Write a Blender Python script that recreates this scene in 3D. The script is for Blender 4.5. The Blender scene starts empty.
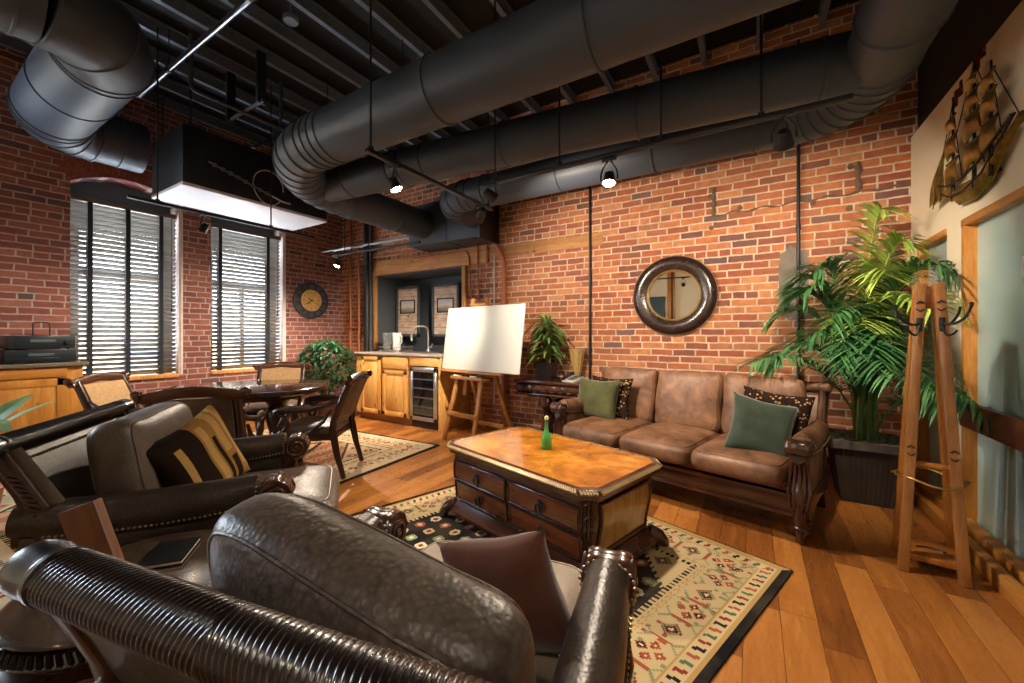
import bpy, bmesh, math, random
from mathutils import Matrix, Vector
R = math.radians
PI = math.pi
random.seed(7)
scene = bpy.context.scene
COL = scene.collection

# ------------------------------------------------------------------ mesh helpers
def TR(x=0, y=0, z=0, rx=0, ry=0, rz=0, s=1):
    m = Matrix.Translation((x, y, z)) @ Matrix.Rotation(R(rz), 4, 'Z') @ Matrix.Rotation(R(ry), 4, 'Y') @ Matrix.Rotation(R(rx), 4, 'X')
    return m @ Matrix.Scale(s, 4) if s != 1 else m

class MB:
    """collects shapes and links them as one mesh object"""
    def __init__(s, M=None):
        s.v = []; s.f = []; s.M = M or Matrix.Identity(4); s.cols = []; s.uvs = None
    def add(s, vs, fs, M=None):
        T = s.M @ M if M is not None else s.M
        b = len(s.v)
        s.v += [tuple(T @ Vector(p)) for p in vs]
        s.f += [tuple(b + i for i in f) for f in fs]
        return s
    def add_bm(s, bm, M=None):
        bm.verts.ensure_lookup_table()
        bm.verts.index_update()
        s.add([v.co.copy() for v in bm.verts], [[v.index for v in f.verts] for f in bm.faces], M)
        bm.free(); return s
    def box(s, x0, x1, y0, y1, z0, z1, M=None):
        vs = [(x, y, z) for x in (x0, x1) for y in (y0, y1) for z in (z0, z1)]
        return s.add(vs, [(0,1,3,2),(4,6,7,5),(0,4,5,1),(2,3,7,6),(0,2,6,4),(1,5,7,3)], M)
    def rbox(s, x0, x1, y0, y1, z0, z1, r=.01, seg=2, M=None):
        bm = bmesh.new(); bmesh.ops.create_cube(bm, size=1)
        for v in bm.verts:
            v.co = ((x0+x1)/2 + v.co.x*(x1-x0), (y0+y1)/2 + v.co.y*(y1-y0), (z0+z1)/2 + v.co.z*(z1-z0))
        r = min(r, .49*min(abs(x1-x0), abs(y1-y0), abs(z1-z0)))
        bmesh.ops.bevel(bm, geom=bm.edges[:], offset=r, segments=seg, profile=.5, affect='EDGES')
        return s.add_bm(bm, M)
    def tube(s, pts, r, n=10, caps=True, closed=False, M=None, flat=1.0, up=None):
        pts = [Vector(p) for p in pts]; k = len(pts)
        rs = r if isinstance(r, (list, tuple)) else [r]*k
        vs = []; fs = []; ref = Vector(up) if up else None
        prevx = None
        for i, p in enumerate(pts):
            if closed: t = pts[(i+1) % k] - pts[i-1]
            else: t = pts[min(i+1, k-1)] - pts[max(i-1, 0)]
            t = t.normalized() if t.length > 1e-9 else Vector((0, 0, 1))
            if prevx is None or ref is not None:
                u = ref if ref is not None else (Vector((0, 0, 1)) if abs(t.z) < .9 else Vector((1, 0, 0)))
                x = u.cross(t)
                if x.length < 1e-6: x = Vector((1, 0, 0)).cross(t)
                x.normalize()
            else:
                x = prevx - t*prevx.dot(t)
                x = x.normalized() if x.length > 1e-9 else t.orthogonal().normalized()
            prevx = x; y = t.cross(x)
            for j in range(n):
                a = 2*PI*j/n
                vs.append(p + (x*math.cos(a) + y*math.sin(a)*flat)*rs[i])
        m = k if closed else k-1
        for i in range(m):
            a = i*n; b = ((i+1) % k)*n
            for j in range(n):
                fs.append((a+j, a+(j+1) % n, b+(j+1) % n, b+j))
        if caps and not closed:
            fs.append(tuple(range(n-1, -1, -1))); fs.append(tuple((k-1)*n + j for j in range(n)))
        return s.add(vs, fs, M)
    def lathe(s, prof, n=24, M=None, fx=1, fy=1):
        vs = []; fs = []; k = len(prof)
        for (r, z) in prof:
            for j in range(n):
                a = 2*PI*j/n; vs.append((r*math.cos(a)*fx, r*math.sin(a)*fy, z))
        for i in range(k-1):
            for j in range(n):
                fs.append((i*n+j, i*n+(j+1) % n, (i+1)*n+(j+1) % n, (i+1)*n+j))
        if prof[0][0] > 1e-6: fs.append(tuple(range(n-1, -1, -1)))
        if prof[-1][0] > 1e-6: fs.append(tuple((k-1)*n+j for j in range(n)))
        return s.add(vs, fs, M)
    def prism(s, poly, d0, d1, axis='y', M=None, bev=0):
        """extrude a 2-D outline; axis x: (y,z)  y: (x,z)  z: (x,y)"""
        k = len(poly)
        def P(a, b, d): return {'x': (d, a, b), 'y': (a, d, b), 'z': (a, b, d)}[axis]
        vs = [P(a, b, d0) for a, b in poly] + [P(a, b, d1) for a, b in poly]
        fs = [tuple(range(k-1, -1, -1)), tuple(range(k, 2*k))] + [(i, (i+1) % k, k+(i+1) % k, k+i) for i in range(k)]
        if bev:
            bm = bmesh.new(); bv = [bm.verts.new(v) for v in vs]
            for f in fs: bm.faces.new([bv[i] for i in f])
            bmesh.ops.recalc_face_normals(bm, faces=bm.faces[:])
            es = [e for e in bm.edges if len(e.link_faces) == 2 and e.calc_face_angle(0) > R(28)]
            bmesh.ops.bevel(bm, geom=es, offset=bev, segments=2, profile=.5, affect='EDGES', clamp_overlap=True)
            return s.add_bm(bm, M)
        return s.add(vs, fs, M)
    def rings(s, rings, caps=True, M=None, closed=False):
        """skin a list of equal-length vertex rings"""
        n = len(rings[0]); vs = [p for r in rings for p in r]; fs = []
        m = len(rings) if closed else len(rings)-1
        for i in range(m):
            a = i*n; b = ((i+1) % len(rings))*n
            for j in range(n): fs.append((a+j, a+(j+1) % n, b+(j+1) % n, b+j))
        if caps and not closed:
            fs.append(tuple(range(n-1, -1, -1))); fs.append(tuple((len(rings)-1)*n+j for j in range(n)))
        return s.add(vs, fs, M)
    def cushion(s, w, d, h, crown=.3, e=.28, n=14, m=10, M=None, wob=0, seed=0):
        """upholstered block centred on the origin: rounded box whose broad faces swell"""
        rnd = random.Random(seed); ph = [rnd.uniform(0, 6) for _ in range(8)]
        vs = []; fs = []
        def sg(t, p): return math.copysign(abs(t)**p, t)
        N = 4*n; rows = 2*m
        for i in range(rows+1):
            la = -PI/2 + PI*i/rows
            cz = sg(math.sin(la), .62); cr = abs(math.cos(la))**.30 if 0 < i < rows else 0
            for j in range(N):
                a = 2*PI*j/N
                x = sg(math.cos(a), e)*cr; y = sg(math.sin(a), e)*cr
                q = max(0, 1-min(1, x*x))*max(0, 1-min(1, y*y))
                z = cz*(1-crown+crown*q**.5)
                X = x*w/2; Y = y*d/2; Z = z*h/2
                if wob:
                    g = wob*(math.sin(7*x+3*y+ph[0])*.5+math.sin(4*y-5*x+ph[1])*.5+math.sin(11*x+ph[2])*.3)
                    Z += g*q*(1 if z > 0 else -.3)
                    X += wob*.5*math.sin(5*y+ph[3]); Y += wob*.5*math.sin(5*x+ph[4])
                vs.append((X, Y, Z))
        for i in range(rows):
            for j in range(N):
                fs.append((i*N+j, i*N+(j+1) % N, (i+1)*N+(j+1) % N, (i+1)*N+j))
        return s.add(vs, fs, M)
    def cushion_seam(s, w, d, h, crown, e, la, r, M=None, wob=0, seed=0, N=72):
        """piping that follows the cushion() surface at one latitude"""
        rnd = random.Random(seed); ph = [rnd.uniform(0, 6) for _ in range(8)]
        def sg(t, p): return math.copysign(abs(t)**p, t)
        cz = sg(math.sin(la), .62); cr = abs(math.cos(la))**.30; pts = []
        for j in range(N):
            a = 2*PI*j/N; x = sg(math.cos(a), e)*cr; y = sg(math.sin(a), e)*cr
            q = max(0, 1-min(1, x*x))*max(0, 1-min(1, y*y)); z = cz*(1-crown+crown*q**.5)
            X = x*w/2; Y = y*d/2; Z = z*h/2
            if wob:
                Z += wob*(math.sin(7*x+3*y+ph[0])*.5+math.sin(4*y-5*x+ph[1])*.5+math.sin(11*x+ph[2])*.3)*q*(1 if z > 0 else -.3)
                X += wob*.5*math.sin(5*y+ph[3]); Y += wob*.5*math.sin(5*x+ph[4])
            pts.append((X, Y, Z))
        return s.tube(pts, r, 6, closed=True, M=M)
    def pillow(s, w, h, t, n=18, M=None, pinch=.12, seed=0, wob=.0):
        """square throw pillow in the xz plane, thickness along y, pointed corners"""
        rnd = random.Random(seed); p0, p1 = rnd.uniform(0, 6), rnd.uniform(0, 6)
        vs = []; fs = []
        for side in (1, -1):
            for i in range(n+1):
                for j in range(n+1):
                    u = -1+2*i/n; v = -1+2*j/n
                    k = 1 - pinch*(1-abs(v)**1.5)*abs(u)**2
                    l = 1 - pinch*(1-abs(u)**1.5)*abs(v)**2
                    y = side*t/2*max(0, (1-u**4)*(1-v**4))**.55
                    y += wob*math.sin(4*u+p0+2*v)*math.cos(3*v+p1)*(1-u*u)*(1-v*v)
                    vs.append((u*w/2*k, y, v*h/2*l))
        o = (n+1)**2
        for i in range(n):
            for j in range(n):
                a = i*(n+1)+j
                fs.append((a, a+n+1, a+n+2, a+1)); b = o+a
                fs.append((b, b+1, b+n+2, b+n+1))
        return s.add(vs, fs, M)
    def build(s, name, mat, parent=None, sm=38, tag_=None):
        me = bpy.data.meshes.new(name); me.from_pydata(s.v, [], s.f)
        bm = bmesh.new(); bm.from_mesh(me)
        bmesh.ops.remove_doubles(bm, verts=bm.verts[:], dist=1e-5)
        bmesh.ops.recalc_face_normals(bm, faces=bm.faces[:])
        if sm:
            for f in bm.faces: f.smooth = True
            lim = R(sm)
            for e in bm.edges:
                if len(e.link_faces) == 2 and e.calc_face_angle(0) > lim: e.smooth = False
        bm.to_mesh(me); bm.free()
        if mat is not None: me.materials.append(mat)
        o = bpy.data.objects.new(name, me); COL.objects.link(o)
        if parent: o.parent = parent
        return o

def thing(name, label, cat, loc=(0, 0, 0), rz=0, group=None):
    o = bpy.data.objects.new(name, None); COL.objects.link(o)
    o.empty_display_size = .1
    o.location = loc; o.rotation_euler = (0, 0, R(rz)); o['label'] = label; o['category'] = cat
    if group: o['group'] = group
    return o
def tag(o, label, cat, group=None):
    o['label'] = label; o['category'] = cat
    if group: o['group'] = group
    return o
def struct(o):
    o['kind'] = 'structure'; return o
def origin(o, loc):
    """move a one-mesh thing's origin to loc without moving the mesh"""
    l = Vector(loc); o.data.transform(Matrix.Translation(-l)); o.location = l; return o
def copy_tree(o, parent=None):
    c = o.copy(); COL.objects.link(c)
    if parent: c.parent = parent
    for ch in list(o.children): copy_tree(ch, c)
    return c

# ------------------------------------------------------------------ node helpers
class NT:
    def __init__(s, name):
        s.m = bpy.data.materials.new(name); s.m.use_nodes = True
        s.t = s.m.node_tree; s.b = s.t.nodes['Principled BSDF']; s.out = s.t.nodes['Material Output']
    def n(s, typ, **kw):
        d = s.t.nodes.new(typ)
        for k, v in kw.items(): setattr(d, k, v)
        return d
    def l(s, a, b): s.t.links.new(a, b)
    def val(s, sock, v):
        if hasattr(v, 'is_linked') or isinstance(v, bpy.types.NodeSocket): s.l(v, sock)
        else: sock.default_value = v
    def math(s, op, a, b=0., c=None, clamp=False):
        d = s.n('ShaderNodeMath', operation=op, use_clamp=clamp)
        s.val(d.inputs[0], a); s.val(d.inputs[1], b)
        if c is not None: s.val(d.inputs[2], c)
        return d.outputs[0]
    def coord(s, scale=(1, 1, 1), rot=(0, 0, 0), loc=(0, 0, 0), src='Object'):
        tc = s.n('ShaderNodeTexCoord'); mp = s.n('ShaderNodeMapping')
        mp.inputs['Scale'].default_value = scale; mp.inputs['Rotation'].default_value = rot; mp.inputs['Location'].default_value = loc
        s.l(tc.outputs[src], mp.inputs[0]); return mp.outputs[0]
    def noise(s, vec, scale, detail=4, rough=.55, dist=0.):
        d = s.n('ShaderNodeTexNoise'); s.l(vec, d.inputs['Vector'])
        d.inputs['Scale'].default_value = scale; d.inputs['Detail'].default_value = detail
        d.inputs['Roughness'].default_value = rough; d.inputs['Distortion'].default_value = dist
        return d
    def ramp(s, fac, stops, interp='LINEAR'):
        d = s.n('ShaderNodeValToRGB'); d.color_ramp.interpolation = interp
        cr = d.color_ramp
        while len(cr.elements) < len(stops): cr.elements.new(.5)
        for e, (p, c) in zip(cr.elements, stops): e.position = p; e.color = (*c, 1) if len(c) == 3 else c
        s.l(fac, d.inputs[0]); return d.outputs[0]
    def mix(s, fac, a, b, mode='MIX'):
        d = s.n('ShaderNodeMix', data_type='RGBA', blend_type=mode)
        s.val(d.inputs[0], fac)
        for k, v in ((6, a), (7, b)):
            if isinstance(v, (tuple, list)): d.inputs[k].default_value = (*v, 1) if len(v) == 3 else v
            else: s.l(v, d.inputs[k])
        return d.outputs[2]
    def bump(s, h, strength=.3, dist=.01, chain=None):
        d = s.n('ShaderNodeBump'); d.inputs['Strength'].default_value = strength; d.inputs['Distance'].default_value = dist
        s.l(h, d.inputs['Height'])
        if chain is not None: s.l(chain, d.inputs['Normal'])
        s.l(d.outputs[0], s.b.inputs['Normal']); return d.outputs[0]
    def set(s, col=None, rough=None, metal=None, spec=None, coat=None, coat_rough=None, emit=None, estr=0, alpha=None):
        I = s.b.inputs
        if col is not None:
            if isinstance(col, (tuple, list)): I['Base Color'].default_value = (*col, 1)
            else: s.l(col, I['Base Color'])
        if rough is not None: s.val(I['Roughness'], rough)
        if metal is not None: I['Metallic'].default_value = metal
        if spec is not None: I['Specular IOR Level'].default_value = spec
        if coat is not None: I['Coat Weight'].default_value = coat
        if coat_rough is not None: I['Coat Roughness'].default_value = coat_rough
        if emit is not None: I['Emission Color'].default_value = (*emit, 1); I['Emission Strength'].default_value = estr
        return s.m

def hx(h, k=1.0):
    """sRGB hex to linear"""
    c = [int(h[i:i+2], 16)/255 for i in (0, 2, 4)]
    return tuple(k*(x/12.92 if x <= .04045 else ((x+.055)/1.055)**2.4) for x in c)

def plain(name, col, rough=.5, metal=0, var=.12, vscale=18, bump=.08, bscale=120, spec=None, coat=None):
    """one colour with a fine uneven tone and a fine surface grain"""
    t = NT(name); v = t.coord(); nz = t.noise(v, vscale)
    c = t.ramp(nz.outputs[0], [(.25, tuple(x*(1-var) for x in col)), (.75, tuple(min(1, x*(1+var)) for x in col))])
    t.set(c, rough, metal, spec, coat)
    if bump:
        t.bump(t.noise(v, bscale, 3).outputs[0], bump, .004)
    return t.m

def wood(name, c0, c1, axis='x', rough=.35, scale=9, stretch=9, coat=.0, bump=.12, knots=False, spec=None):
    t = NT(name)
    sc = {'x': (1, stretch, stretch), 'y': (stretch, 1, stretch), 'z': (stretch, stretch, 1)}[axis]
    v = t.coord(sc)
    a = t.noise(v, scale*.35, 6, .62, .6); b = t.noise(v, scale*2.2, 3, .5)
    f = t.math('ADD', t.math('MULTIPLY', a.outputs[0], .75), t.math('MULTIPLY', b.outputs[0], .25))
    c = t.ramp(f, [(.32, c0), (.52, tuple((x+y)/2 for x, y in zip(c0, c1))), (.68, c1)])
    if knots:
        vo = t.n('ShaderNodeTexVoronoi'); t.l(t.coord({'x': (2.2, 5, 5), 'y': (5, 2.2, 5), 'z': (5, 5, 2.2)}[axis]), vo.inputs['Vector'])
        vo.inputs['Scale'].default_value = 1.5; vo.inputs['Randomness'].default_value = 1
        k = t.ramp(vo.outputs['Distance'], [(.06, (1, 1, 1)), (.13, (0, 0, 0))])
        c = t.mix(k, c, tuple(x*.3 for x in c0))
    t.set(c, rough, 0, spec, coat, .12)
    t.bump(b.outputs[0], bump, .003)
    return t.m

def leather(name, c0, c1, rough=.36, cell=170, bump=.35, mott=5, spec=.5, speck=.5):
    t = NT(name); v = t.coord()
    a = t.noise(v, mott, 6, .6, .3)
    vo = t.n('ShaderNodeTexVoronoi', feature='SMOOTH_F1'); t.l(v, vo.inputs['Vector']); vo.inputs['Scale'].default_value = cell
    c = t.ramp(a.outputs[0], [(.3, c0), (.7, c1)])
    c = t.mix(t.math('MULTIPLY', vo.outputs['Distance'], speck), c, tuple(x*.35 for x in c0))
    r = t.ramp(a.outputs[0], [(.3, (rough+.08,)*3), (.7, (rough-.06,)*3)])
    t.set(c, r, 0, spec)
    b1 = t.bump(vo.outputs['Distance'], bump, .0015)
    t.bump(t.noise(v, 26, 4).outputs[0], .25, .006, b1)
    return t.m
# ------------------------------------------------------------------ room
LX, RX, BY, FY, CZ = -6.25, 1.11, 4.45, -3.0, 4.1

def brick_mat(name, tones, mortar, seedoff=0):
    t = NT(name)
    tc = t.n('ShaderNodeTexCoord'); se = t.n('ShaderNodeSeparateXYZ'); t.l(tc.outputs['Object'], se.inputs[0])
    u0 = t.math('ADD', se.outputs[0], se.outputs[1]); u0 = t.math('ADD', u0, 20.0 + seedoff)
    raw = t.n('ShaderNodeCombineXYZ'); t.l(u0, raw.inputs[0]); t.l(se.outputs[2], raw.inputs[1])
    wob = t.noise(raw.outputs[0], 7, 3)
    wob2 = t.noise(raw.outputs[0], 40, 2)
    sw = t.n('ShaderNodeSeparateColor'); t.l(wob.outputs['Color'], sw.inputs[0])
    sw2 = t.n('ShaderNodeSeparateColor'); t.l(wob2.outputs['Color'], sw2.inputs[0])
    u = t.math('ADD', u0, t.math('MULTIPLY_ADD', sw.outputs[0], .022, t.math('MULTIPLY', sw2.outputs[0], .006)))
    v = t.math('ADD', se.outputs[2], t.math('MULTIPLY_ADD', sw.outputs[1], .016, t.math('MULTIPLY', sw2.outputs[1], .006)))
    v = t.math('ADD', v, 10)
    BW, RH = .218, .0715
    row = t.math('FLOOR', t.math('DIVIDE', v, RH))
    # every sixth course is laid as headers
    hd = t.math('LESS_THAN', t.math('MODULO', row, 6.0), .5)
    bw = t.math('SUBTRACT', BW, t.math('MULTIPLY', hd, BW/2))
    wn0 = t.n('ShaderNodeTexWhiteNoise', noise_dimensions='1D'); t.l(row, wn0.inputs['W'])
    us = t.math('ADD', t.math('DIVIDE', u, bw), t.math('MULTIPLY', wn0.outputs['Value'], .35))
    us = t.math('ADD', us, t.math('MULTIPLY', t.math('MODULO', row, 2.0), .5))
    cu = t.math('FLOOR', us); fu = t.math('SUBTRACT', us, cu); fv = t.math('FRACT', t.math('DIVIDE', v, RH))
    eu = t.math('MULTIPLY', t.math('MINIMUM', fu, t.math('SUBTRACT', 1.0, fu)), bw)
    ev = t.math('MULTIPLY', t.math('MINIMUM', fv, t.math('SUBTRACT', 1.0, fv)), RH)
    ed = t.math('MINIMUM', eu, ev)
    fr = t.noise(raw.outputs[0], 26, 3)
    ed = t.math('SUBTRACT', ed, t.math('MULTIPLY', fr.outputs[0], .0060))
    face = t.math('MULTIPLY', t.math('SUBTRACT', ed, .0026), 320.0, clamp=True)
    cid = t.n('ShaderNodeCombineXYZ'); t.l(cu, cid.inputs[0]); t.l(row, cid.inputs[1])
    wn = t.n('ShaderNodeTexWhiteNoise', noise_dimensions='2D'); t.l(cid.outputs[0], wn.inputs['Vector'])
    col = t.ramp(wn.outputs['Value'], tones)
    st = t.noise(raw.outputs[0], 14, 5, .65)
    col = t.mix(t.ramp(st.outputs[0], [(.35, (0, 0, 0)), (.75, (.55, .55, .55))]), col, tuple(x*.55 for x in tones[1][1]))
    big = t.noise(raw.outputs[0], .9, 3)
    col = t.mix(t.ramp(big.outputs[0], [(.42, (0, 0, 0)), (.7, (.3, .3, .3))]), col, tones[-2][1])
    mo = t.ramp(t.noise(raw.outputs[0], 9, 4).outputs[0], [(.3, tuple(x*.62 for x in mortar)), (.7, mortar)])
    t.set(t.mix(face, mo, col), .82, 0, .25)
    h = t.math('ADD', t.math('MULTIPLY', face, .8), t.math('MULTIPLY', st.outputs[0], .35))
    t.bump(h, .75, .010)
    return t.m
TONES = [(0, hx('5a4f52')), (.07, hx('7a4a40')), (.2, hx('95523c')), (.45, hx('ac6040')), (.7, hx('bd7148')), (.88, hx('c9895c')), (1, hx('9a5846'))]
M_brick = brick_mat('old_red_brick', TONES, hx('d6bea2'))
M_brick_left = brick_mat('old_red_brick_shade_in_colour', [(0, hx('564a50')), (.06, hx('744848')), (.35, hx('87504a')), (.6, hx('965c52')), (.85, hx('a0685a')), (1, hx('84524a'))], hx('b9a49a'), 3.3)  # same brick with the unlit wall's shade put into its tones
M_cream = plain('cream_paint', hx('d8c9ac'), .75, var=.03, vscale=3, bump=.05, bscale=90)
M_black = plain('black_ceiling_paint', hx('141517'), .8, var=.2, bump=.0)
M_steel_dark = plain('dark_painted_steel', hx('3c4046'), .5, var=.15, bump=.0)
M_pipe_black = plain('black_iron', hx('17181b'), .45, var=.2, bump=.03)
M_plaster = plain('pinkish_white_plaster', hx('cfc0bb'), .85, var=.12, vscale=12, bump=.3, bscale=40)
M_beam = wood('honey_timber', hx('a86c34'), hx('d8a566'), 'x', .55, 7, 8, knots=True)
M_beam_z = wood('honey_timber_upright', hx('a86c34'), hx('d8a566'), 'z', .55, 7, 8)
M_oak = wood('orange_oak_trim', hx('9a5f22'), hx('c98d45'), 'y', .4, 8, 9)
M_oak_z = wood('orange_oak_jamb', hx('9a5f22'), hx('c98d45'), 'z', .4, 8, 9)
M_brownrail = wood('dark_brown_rail', hx('40200f'), hx('6a3a20'), 'y', .4, 8, 9)
M_frost = plain('frosted_teal_glass', hx('9fb9b6'), .22, var=.03, vscale=2, bump=.0, spec=.5)
M_slate = plain('slate_blue_paint', hx('4a515a'), .6, var=.05, vscale=4, bump=.03)
M_sash = wood('brown_window_timber', hx('4f3524'), hx('7a573a'), 'z', .5)

# floor -----------------------------------------------------------------------
def floor_mat():
    t = NT('wide_plank_floor')
    tc = t.n('ShaderNodeTexCoord'); se = t.n('ShaderNodeSeparateXYZ'); t.l(tc.outputs['Object'], se.inputs[0])
    W, L = .135, 1.15
    cx = t.math('FLOOR', t.math('DIVIDE', t.math('ADD', se.outputs[0], 30), W)); fx = t.math('FRACT', t.math('DIVIDE', t.math('ADD', se.outputs[0], 30), W))
    w1 = t.n('ShaderNodeTexWhiteNoise', noise_dimensions='1D'); t.l(cx, w1.inputs['W'])
    ys = t.math('ADD', t.math('DIVIDE', t.math('ADD', se.outputs[1], 30), L), t.math('MULTIPLY', w1.outputs['Value'], 5))
    cy = t.math('FLOOR', ys); fy = t.math('FRACT', ys)
    cid = t.n('ShaderNodeCombineXYZ'); t.l(cx, cid.inputs[0]); t.l(cy, cid.inputs[1])
    wn = t.n('ShaderNodeTexWhiteNoise', noise_dimensions='2D'); t.l(cid.outputs[0], wn.inputs['Vector'])
    # grain along y, offset per plank
    off = t.n('ShaderNodeVectorMath', operation='MULTIPLY_ADD'); t.l(wn.outputs['Color'], off.inputs[0]); off.inputs[1].default_value = (40, 40, 40)
    mp = t.n('ShaderNodeMapping'); t.l(tc.outputs['Object'], mp.inputs[0]); mp.inputs['Scale'].default_value = (9, 1, 9)
    t.l(mp.outputs[0], off.inputs[2])
    g = t.noise(off.outputs[0], 2.6, 6, .62, .8); g2 = t.noise(off.outputs[0], 14, 3)
    gv = t.math('ADD', t.math('MULTIPLY', g.outputs[0], .6), t.math('MULTIPLY', wn.outputs['Value'], .42))
    c = t.ramp(gv, [(.2, hx('5f3516')), (.45, hx('8a5224')), (.65, hx('a86a30')), (.9, hx('c08344'))])
    c = t.mix(t.ramp(g2.outputs[0], [(.55, (0, 0, 0)), (.8, (.35, .35, .35))]), c, hx('5a3014'))
    ex = t.math('MULTIPLY', t.math('MINIMUM', fx, t.math('SUBTRACT', 1, fx)), W)
    ey = t.math('MULTIPLY', t.math('MINIMUM', fy, t.math('SUBTRACT', 1, fy)), L)
    e = t.math('MULTIPLY', t.math('MINIMUM', ex, ey), 500, clamp=True)
    c = t.mix(e, hx('351c0c'), c)
    t.set(c, t.ramp(g2.outputs[0], [(.3, (.24,)*3), (.7, (.4,)*3)]), 0, .5)
    h = t.math('ADD', e, t.math('MULTIPLY', g.outputs[0], .5))
    t.bump(h, .35, .003)
    return t.m
M_floor = floor_mat()
struct(MB().box(LX-.4, RX+.4, FY-.3, BY+1.0, -.15, 0).build('floor', M_floor, sm=0))
struct(MB().box(LX-.4, RX+.4, FY-.3, BY+1.0, CZ, CZ+.15).build('ceiling', M_black, sm=0))

# windows in the left wall
WIN = [(1.16, 2.12), (2.45, 3.43), (-1.95, -.55)]
SILL, SPR, CRN = .72, 2.88, 3.03
def arch_pts(y0, y1, n=14, extra=0):
    c = (y0+y1)/2; hw = (y1-y0)/2; rise = CRN-SPR; rad = (hw*hw+rise*rise)/(2*rise); zc = CRN-rad
    a = math.asin(hw/rad)
    return [(c+(rad+extra)*math.sin(-a+2*a*i/n), zc+(rad+extra)*math.cos(-a+2*a*i/n)) for i in range(n+1)]
mb = MB(); edges = [FY-.3] + [e for w in sorted(WIN) for e in w] + [BY+.35]
for i in range(0, len(edges), 2): mb.box(LX-.35, LX, edges[i], edges[i+1], 0, CZ)
for (y0, y1) in WIN:
    mb.box(LX-.35, LX, y0, y1, 0, SILL)
    mb.prism(arch_pts(y0, y1) + [(y1, CZ), (y0, CZ)], LX-.35, LX, 'x')
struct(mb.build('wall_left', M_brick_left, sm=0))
M_voussoir = plain('arch_brick', hx('8d4d3e'), .85, var=.3, vscale=22, bump=.4, bscale=60)
for k, (y0, y1) in enumerate(WIN):
    a = arch_pts(y0, y1, 22); b = arch_pts(y0, y1, 22, .19)
    mb = MB()
    for i in range(22):
        p = lambda q, r, t_: (q[0]+(r[0]-q[0])*t_, q[1]+(r[1]-q[1])*t_)
        mb.prism([p(a[i], a[i+1], .07), p(a[i], a[i+1], .93), p(b[i], b[i+1], .93), p(b[i], b[i+1], .07)], LX-.02, LX+.006, 'x')
    struct(mb.build('trim_%d' % (k+1), M_voussoir, sm=0))
    mb = MB().box(LX-.345, LX-.004, y1-.022, y1+.0, SILL, SPR-.01)
    mb.box(LX-.02, LX+.004, y1-.004, y1+.022, SILL, SPR)
    struct(mb.build('trim_%d' % (k+4), M_plaster, sm=0))
    win = bpy.data.objects.new('window_%d' % (k+1), None); COL.objects.link(win); win['kind'] = 'structure'
    win.location = (LX-.25, (y0+y1)/2, SILL); hw = (y1-y0)/2
    f = MB()
    for s in (-1, 1): f.box(-.05, .04, min(s*hw, s*(hw-.07)), max(s*hw, s*(hw-.07)), 0, 2.02)
    f.box(-.05, .04, -hw, hw, 0, .06); f.box(-.05, .04, -hw, hw, 1.96, 2.03)
    f.build('window_frame', M_sash, win, sm=0)
    f = MB().box(-.03, .03, -hw+.07, hw-.07, 1.18, 1.25)
    for s in (-1, 1): f.box(-.03, .02, min(s*(hw-.07), s*(hw-.11)), max(s*(hw-.07), s*(hw-.11)), .06, 1.96)
    if k == 1: f.box(-.03, .02, -.025, .025, .06, 1.2)
    f.build('sash', M_sash, win, sm=0)
    t = NT('window_glass_%d' % k) if k == 0 else None
    if t:
        g = t.n('ShaderNodeBsdfTransparent'); gl = t.n('ShaderNodeBsdfGlossy'); gl.inputs['Roughness'].default_value = .02
        mx = t.n('ShaderNodeMixShader'); mx.inputs[0].default_value = .06
        t.l(g.outputs[0], mx.inputs[1]); t.l(gl.outputs[0], mx.inputs[2]); t.l(mx.outputs[0], t.out.inputs['Surface']); M_glass = t.m
    MB().box(-.012, -.006, -hw+.1, hw-.1, .06, 1.96).build('pane', M_glass, win, sm=0)
    f = MB(); pts = arch_pts(y0, y1)
    f.prism([(y-(y0+y1)/2, z-SILL) for y, z in pts] + [(hw, 2.03), (-hw, 2.03)], -.04, -.01, 'x')
    f.build('arch_panel', M_slate, win, sm=0)
    MB().rbox(-.06, .275, -hw+.002, hw-.024, -.035, .012, .006).build('window_sill', M_beam_z, win)

# back wall with the kitchenette recess
NX0, NX1, NZ0, NZ1 = -5.33, -3.50, .90, 2.20
mb = MB()
mb.box(LX-.35, NX0, BY, BY+.35, 0, CZ); mb.box(NX1, RX+.4, BY, BY+.35, 0, CZ)
mb.box(NX0, NX1, BY, BY+.35, NZ1, CZ); mb.box(NX0, NX1, BY, BY+.35, 0, NZ0)
struct(mb.build('wall_back', M_brick, sm=0))
mb = MB()
mb.box(NX0, NX1, BY+.60, BY+.64, NZ0-.05, NZ1+.05)
mb.box(NX0-.0, NX0+.015, BY+.0, BY+.60, NZ0, NZ1); mb.box(NX1-.015, NX1, BY+.0, BY+.60, NZ0, NZ1)
mb.box(NX0, NX1, BY+.01, BY+.60, NZ1-.015, NZ1+.0); mb.box(NX0, NX1, BY+.01, BY+.60, NZ0-.03, NZ0)
struct(mb.build('wall_recess', M_slate, sm=0))
struct(MB().rbox(NX0-.12, NX1+.42, BY-.05, BY+.03, NZ1, NZ1+.235, .012).build('trim_7', M_beam))
struct(MB().rbox(NX0-.05, NX0+.012, BY-.045, BY+.03, .985, NZ1, .006).build('trim_8', M_beam_z))
struct(MB().rbox(NX1-.012, NX1+.055, BY-.045, BY+.03, .985, NZ1, .006).build('trim_9', M_beam_z))
# timber let into the brickwork right of the recess, and the low skirting board below the easel
struct(MB().rbox(NX1+.43, -1.47, BY-.006, BY+.05, 2.26, 2.41, .006).build('trim_10', wood('weathered_let_in_timber', hx('8a5a30'), hx('c08a4e'), 'x', .7, 6, 9, knots=True)))
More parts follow.
